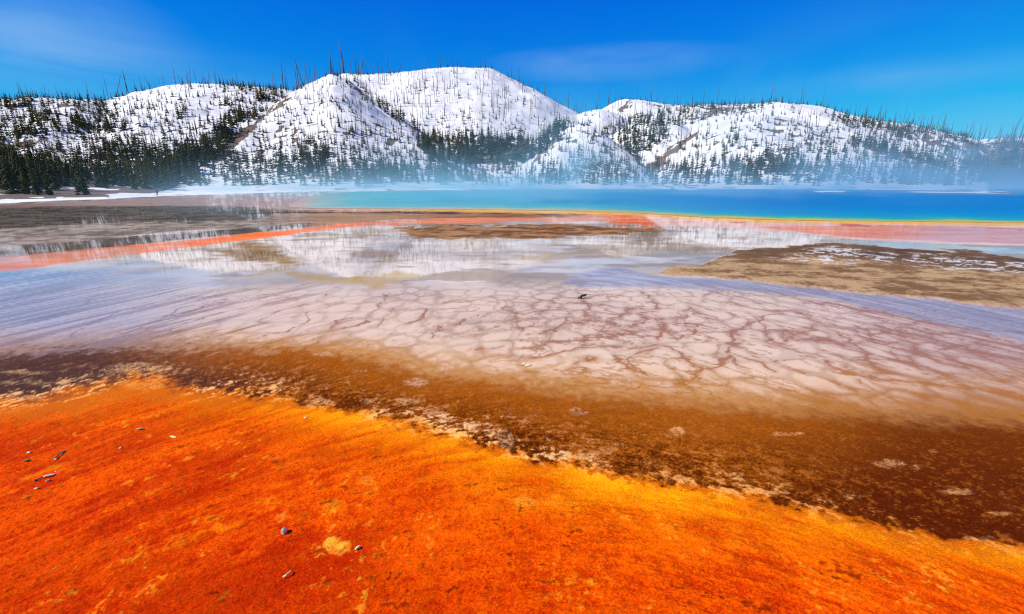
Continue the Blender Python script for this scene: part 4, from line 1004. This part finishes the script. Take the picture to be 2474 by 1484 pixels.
stone('stone', 120, 1151, .048, .015, .014, .75, SW, 'longest white sliver in the cluster of pebbles at left', 'stone', 'pebbles in the left cluster', seed=8)
stone('stone', 116, 1163, .018, .013, .011, .4, SG, 'grey pebble touching the lower end of the white sliver', 'pebble', 'pebbles in the left cluster', seed=9)
stone('stone', 86, 1162, .014, .012, .010, .4, SB, 'dark pebble at the left of the white sliver', 'pebble', 'pebbles in the left cluster', seed=10)
stone('stone', 88, 1182, .020, .010, .009, .5, SY, 'pale pebble lowest in the left cluster', 'pebble', 'pebbles in the left cluster', seed=11)
stone('stone', 136, 1141, .012, .009, .009, .5, SW, 'white crumb at the upper tip of the white sliver', 'pebble', 'pebbles in the left cluster', seed=12)
stone('stone', 153, 1095, .030, .012, .012, .3, SG, 'grey knobbly pebble at the upper end of a dark twig', 'pebble', seed=13)
stone('stone', 134, 1111, .014, .012, .011, .3, SW, 'pale pebble at the lower end of a dark twig', 'pebble', seed=14)
stone('stone', 739, 1011, .024, .012, .011, .2, SY, 'small peach-coloured pebble just inside the yellow rim', 'pebble', seed=15)
stone('stone', 1267, 880, .040, .022, .014, .1, SW, 'white pebble on the tan flat, left of its larger twin', 'pebble', seed=16)
stone('stone', 1276, 884, .055, .028, .020, .1, SW, 'bright white pebble on the tan flat, right of its smaller twin', 'pebble', seed=17)
def twig(pts, rad, mat, label):
    V_, F_ = [], []; n = 5
    g = [Vector((*map(float, ground_at(u, v)), h)) for u, v, h in pts]
    for i, p in enumerate(g):
        d = (g[min(i + 1, len(g) - 1)] - g[max(i - 1, 0)]).normalized(); s = d.cross(Vector((0, 0, 1))).normalized(); up = s.cross(d)
        for k in range(n):
            a = 6.2832 * k / n; V_.append(p + s * rad * math.cos(a) * (1 - .35 * i / len(g)) + up * rad * math.sin(a))
    for i in range(len(g) - 1):
        for k in range(n): F_.append((i * n + k, i * n + (k + 1) % n, (i + 1) * n + (k + 1) % n, (i + 1) * n + k))
    me = bpy.data.meshes.new('twig'); me.from_pydata(V_, [], F_ + [tuple(range(n))[::-1], tuple(range((len(g) - 1) * n, len(g) * n))]); me.materials.append(mat)
    return tag(link(bpy.data.objects.new('twig', me)), label, 'twig')
twig([(159, 1093, .014), (146, 1099, .016), (136, 1109, .012), (131, 1112, .010)], .006, SB, 'dark crooked twig between two pebbles on the orange mat')
twig([(684, 1398, .010), (692, 1395, .016), (700, 1388, .014), (703, 1383, .010)], .005, SY, 'short curved pale twig low on the orange mat')
twig([(84, 1163, .010), (100, 1158, .012), (114, 1152, .012)], .005, SB, 'dark straight twig running into the white sliver')
drift_root = tag(link(bpy.data.objects.new('driftwood', None)), 'black and tan lump of driftwood standing in the shallow pink water', 'driftwood')
gx, gy = map(float, ground_at(1405, 722)); drift_root.location = (gx, gy, 0)
def lump_part(name, off, s, rot, mat, seed):
    o = stone(name, 1405, 722, *s, 0, mat, None, None, seed=seed); 
    for k in ('label', 'category'):
        if k in o: del o[k]
    o.parent = drift_root; o.location = off; o.rotation_euler = rot
lump_part('charred_end', (0.045, 0.03, 0.062), (.085, .035, .030), (0.1, -.18, .25), SK, 31)
lump_part('charred_block', (-0.01, 0.0, 0.032), (.045, .040, .040), (0, .2, .4), SK, 33)
lump_part('tan_wood', (-0.065, -0.02, 0.030), (.050, .032, .034), (.1, -.35, -.2), ST, 35)

# ================================================================== STEAM over the spring
def steam(name, lo, hi, dens, label, seed, top, scale=0.03, thr=(0.40, 0.72)):
    bm = bmesh.new(); bmesh.ops.create_cube(bm, size=1.0)
    for vv in bm.verts: vv.co = Vector([lo[i] + (hi[i] - lo[i]) * (vv.co[i] + .5) for i in range(3)])
    me = bpy.data.meshes.new(name); bm.to_mesh(me); bm.free()
    m = bpy.data.materials.new(name + '_vapour'); m.use_nodes = True; n = m.node_tree.nodes; l = m.node_tree.links; n.clear()
    out = n.new('ShaderNodeOutputMaterial'); pv = n.new('ShaderNodeVolumePrincipled')
    pv.inputs['Color'].default_value = (0.40, 0.76, 0.92, 1); pv.inputs['Anisotropy'].default_value = 0.1  # bluish tint of light reflected off the water is put into this colour
    g = n.new('ShaderNodeNewGeometry'); mp_ = n.new('ShaderNodeMapping'); mp_.inputs['Scale'].default_value = (scale, scale * .6, scale * 1.5); mp_.inputs['Location'].default_value = (seed, seed * 2.1, 0)
    mp_.inputs['Rotation'].default_value = (0, R(18), 0)
    l.new(g.outputs['Position'], mp_.inputs['Vector'])
    nz = n.new('ShaderNodeTexNoise'); nz.inputs['Scale'].default_value = 1.0; nz.inputs['Detail'].default_value = 4; nz.inputs['Roughness'].default_value = .6; nz.inputs['Distortion'].default_value = .8
    l.new(mp_.outputs['Vector'], nz.inputs['Vector'])
    mr = n.new('ShaderNodeMapRange'); mr.interpolation_type = 'SMOOTHSTEP'; l.new(nz.outputs['Fac'], mr.inputs['Value'])
    mr.inputs['From Min'].default_value, mr.inputs['From Max'].default_value = thr
    mr.inputs['To Min'].default_value = 0.0
    sp = n.new('ShaderNodeSeparateXYZ'); l.new(g.outputs['Position'], sp.inputs[0])
    f1 = math_node(n, 'POWER', 2.71828, math_node(n, 'MULTIPLY', sp.outputs['Z'], -1.0 / top))
    tx = n.new('ShaderNodeMapRange'); tx.interpolation_type = 'SMOOTHSTEP'; l.new(sp.outputs['X'], tx.inputs['Value'])
    tx.inputs['From Min'].default_value = lo[0] + 46; tx.inputs['From Max'].default_value = lo[0] + 90
    txl = n.new('ShaderNodeMapRange'); txl.interpolation_type = 'SMOOTHSTEP'; l.new(sp.outputs['X'], txl.inputs['Value'])
    txl.inputs['From Min'].default_value = lo[0]; txl.inputs['From Max'].default_value = lo[0] + 40
    tyl = n.new('ShaderNodeMapRange'); tyl.interpolation_type = 'SMOOTHSTEP'; l.new(sp.outputs['Y'], tyl.inputs['Value'])
    tyl.inputs['From Min'].default_value = lo[1] + 8; tyl.inputs['From Max'].default_value = 112
    tx2 = n.new('ShaderNodeMapRange'); tx2.interpolation_type = 'SMOOTHSTEP'; l.new(sp.outputs['X'], tx2.inputs['Value'])
    tx2.inputs['From Min'].default_value = hi[0]; tx2.inputs['From Max'].default_value = hi[0] - 35
    ty = n.new('ShaderNodeMapRange'); ty.interpolation_type = 'SMOOTHSTEP'; l.new(sp.outputs['Y'], ty.inputs['Value'])
    ty.inputs['From Min'].default_value = lo[1]; ty.inputs['From Max'].default_value = lo[1] + 14
    tz = n.new('ShaderNodeMapRange'); tz.interpolation_type = 'SMOOTHSTEP'; l.new(sp.outputs['Z'], tz.inputs['Value'])
    tz.inputs['From Min'].default_value = hi[2]; tz.inputs['From Max'].default_value = hi[2] * .55
    d = math_node(n, 'MULTIPLY', math_node(n, 'MULTIPLY', mr.outputs[0], f1), math_node(n, 'MULTIPLY', tx.outputs[0], tx2.outputs[0]))
    d = math_node(n, 'MULTIPLY', d, math_node(n, 'MULTIPLY', ty.outputs[0], tz.outputs[0]))
    low = math_node(n, 'MULTIPLY', math_node(n, 'POWER', 2.71828, math_node(n, 'MULTIPLY', sp.outputs['Z'], -1 / 1.7)), math_node(n, 'MULTIPLY', math_node(n, 'MULTIPLY', txl.outputs[0], tx2.outputs[0]), math_node(n, 'MULTIPLY', tyl.outputs[0], 0.75)))
    low = math_node(n, 'MULTIPLY', low, math_node(n, 'ADD', math_node(n, 'MULTIPLY', nz.outputs['Fac'], 2.4), -0.6, True))
    l.new(math_node(n, 'MULTIPLY', math_node(n, 'ADD', d, low), dens), pv.inputs['Density'])
    l.new(pv.outputs[0], out.inputs['Volume'])
    me.materials.append(m)
    o = link(bpy.data.objects.new(name, me))
    return tag(o, label, 'steam', kind='stuff')
steam('steam', (-78, 34, 0.05), (160, 140, 24), 0.105, 'thin bluish steam drifting low over the hot spring', 3.0, 6.0, 0.055, (0.51, 0.70))
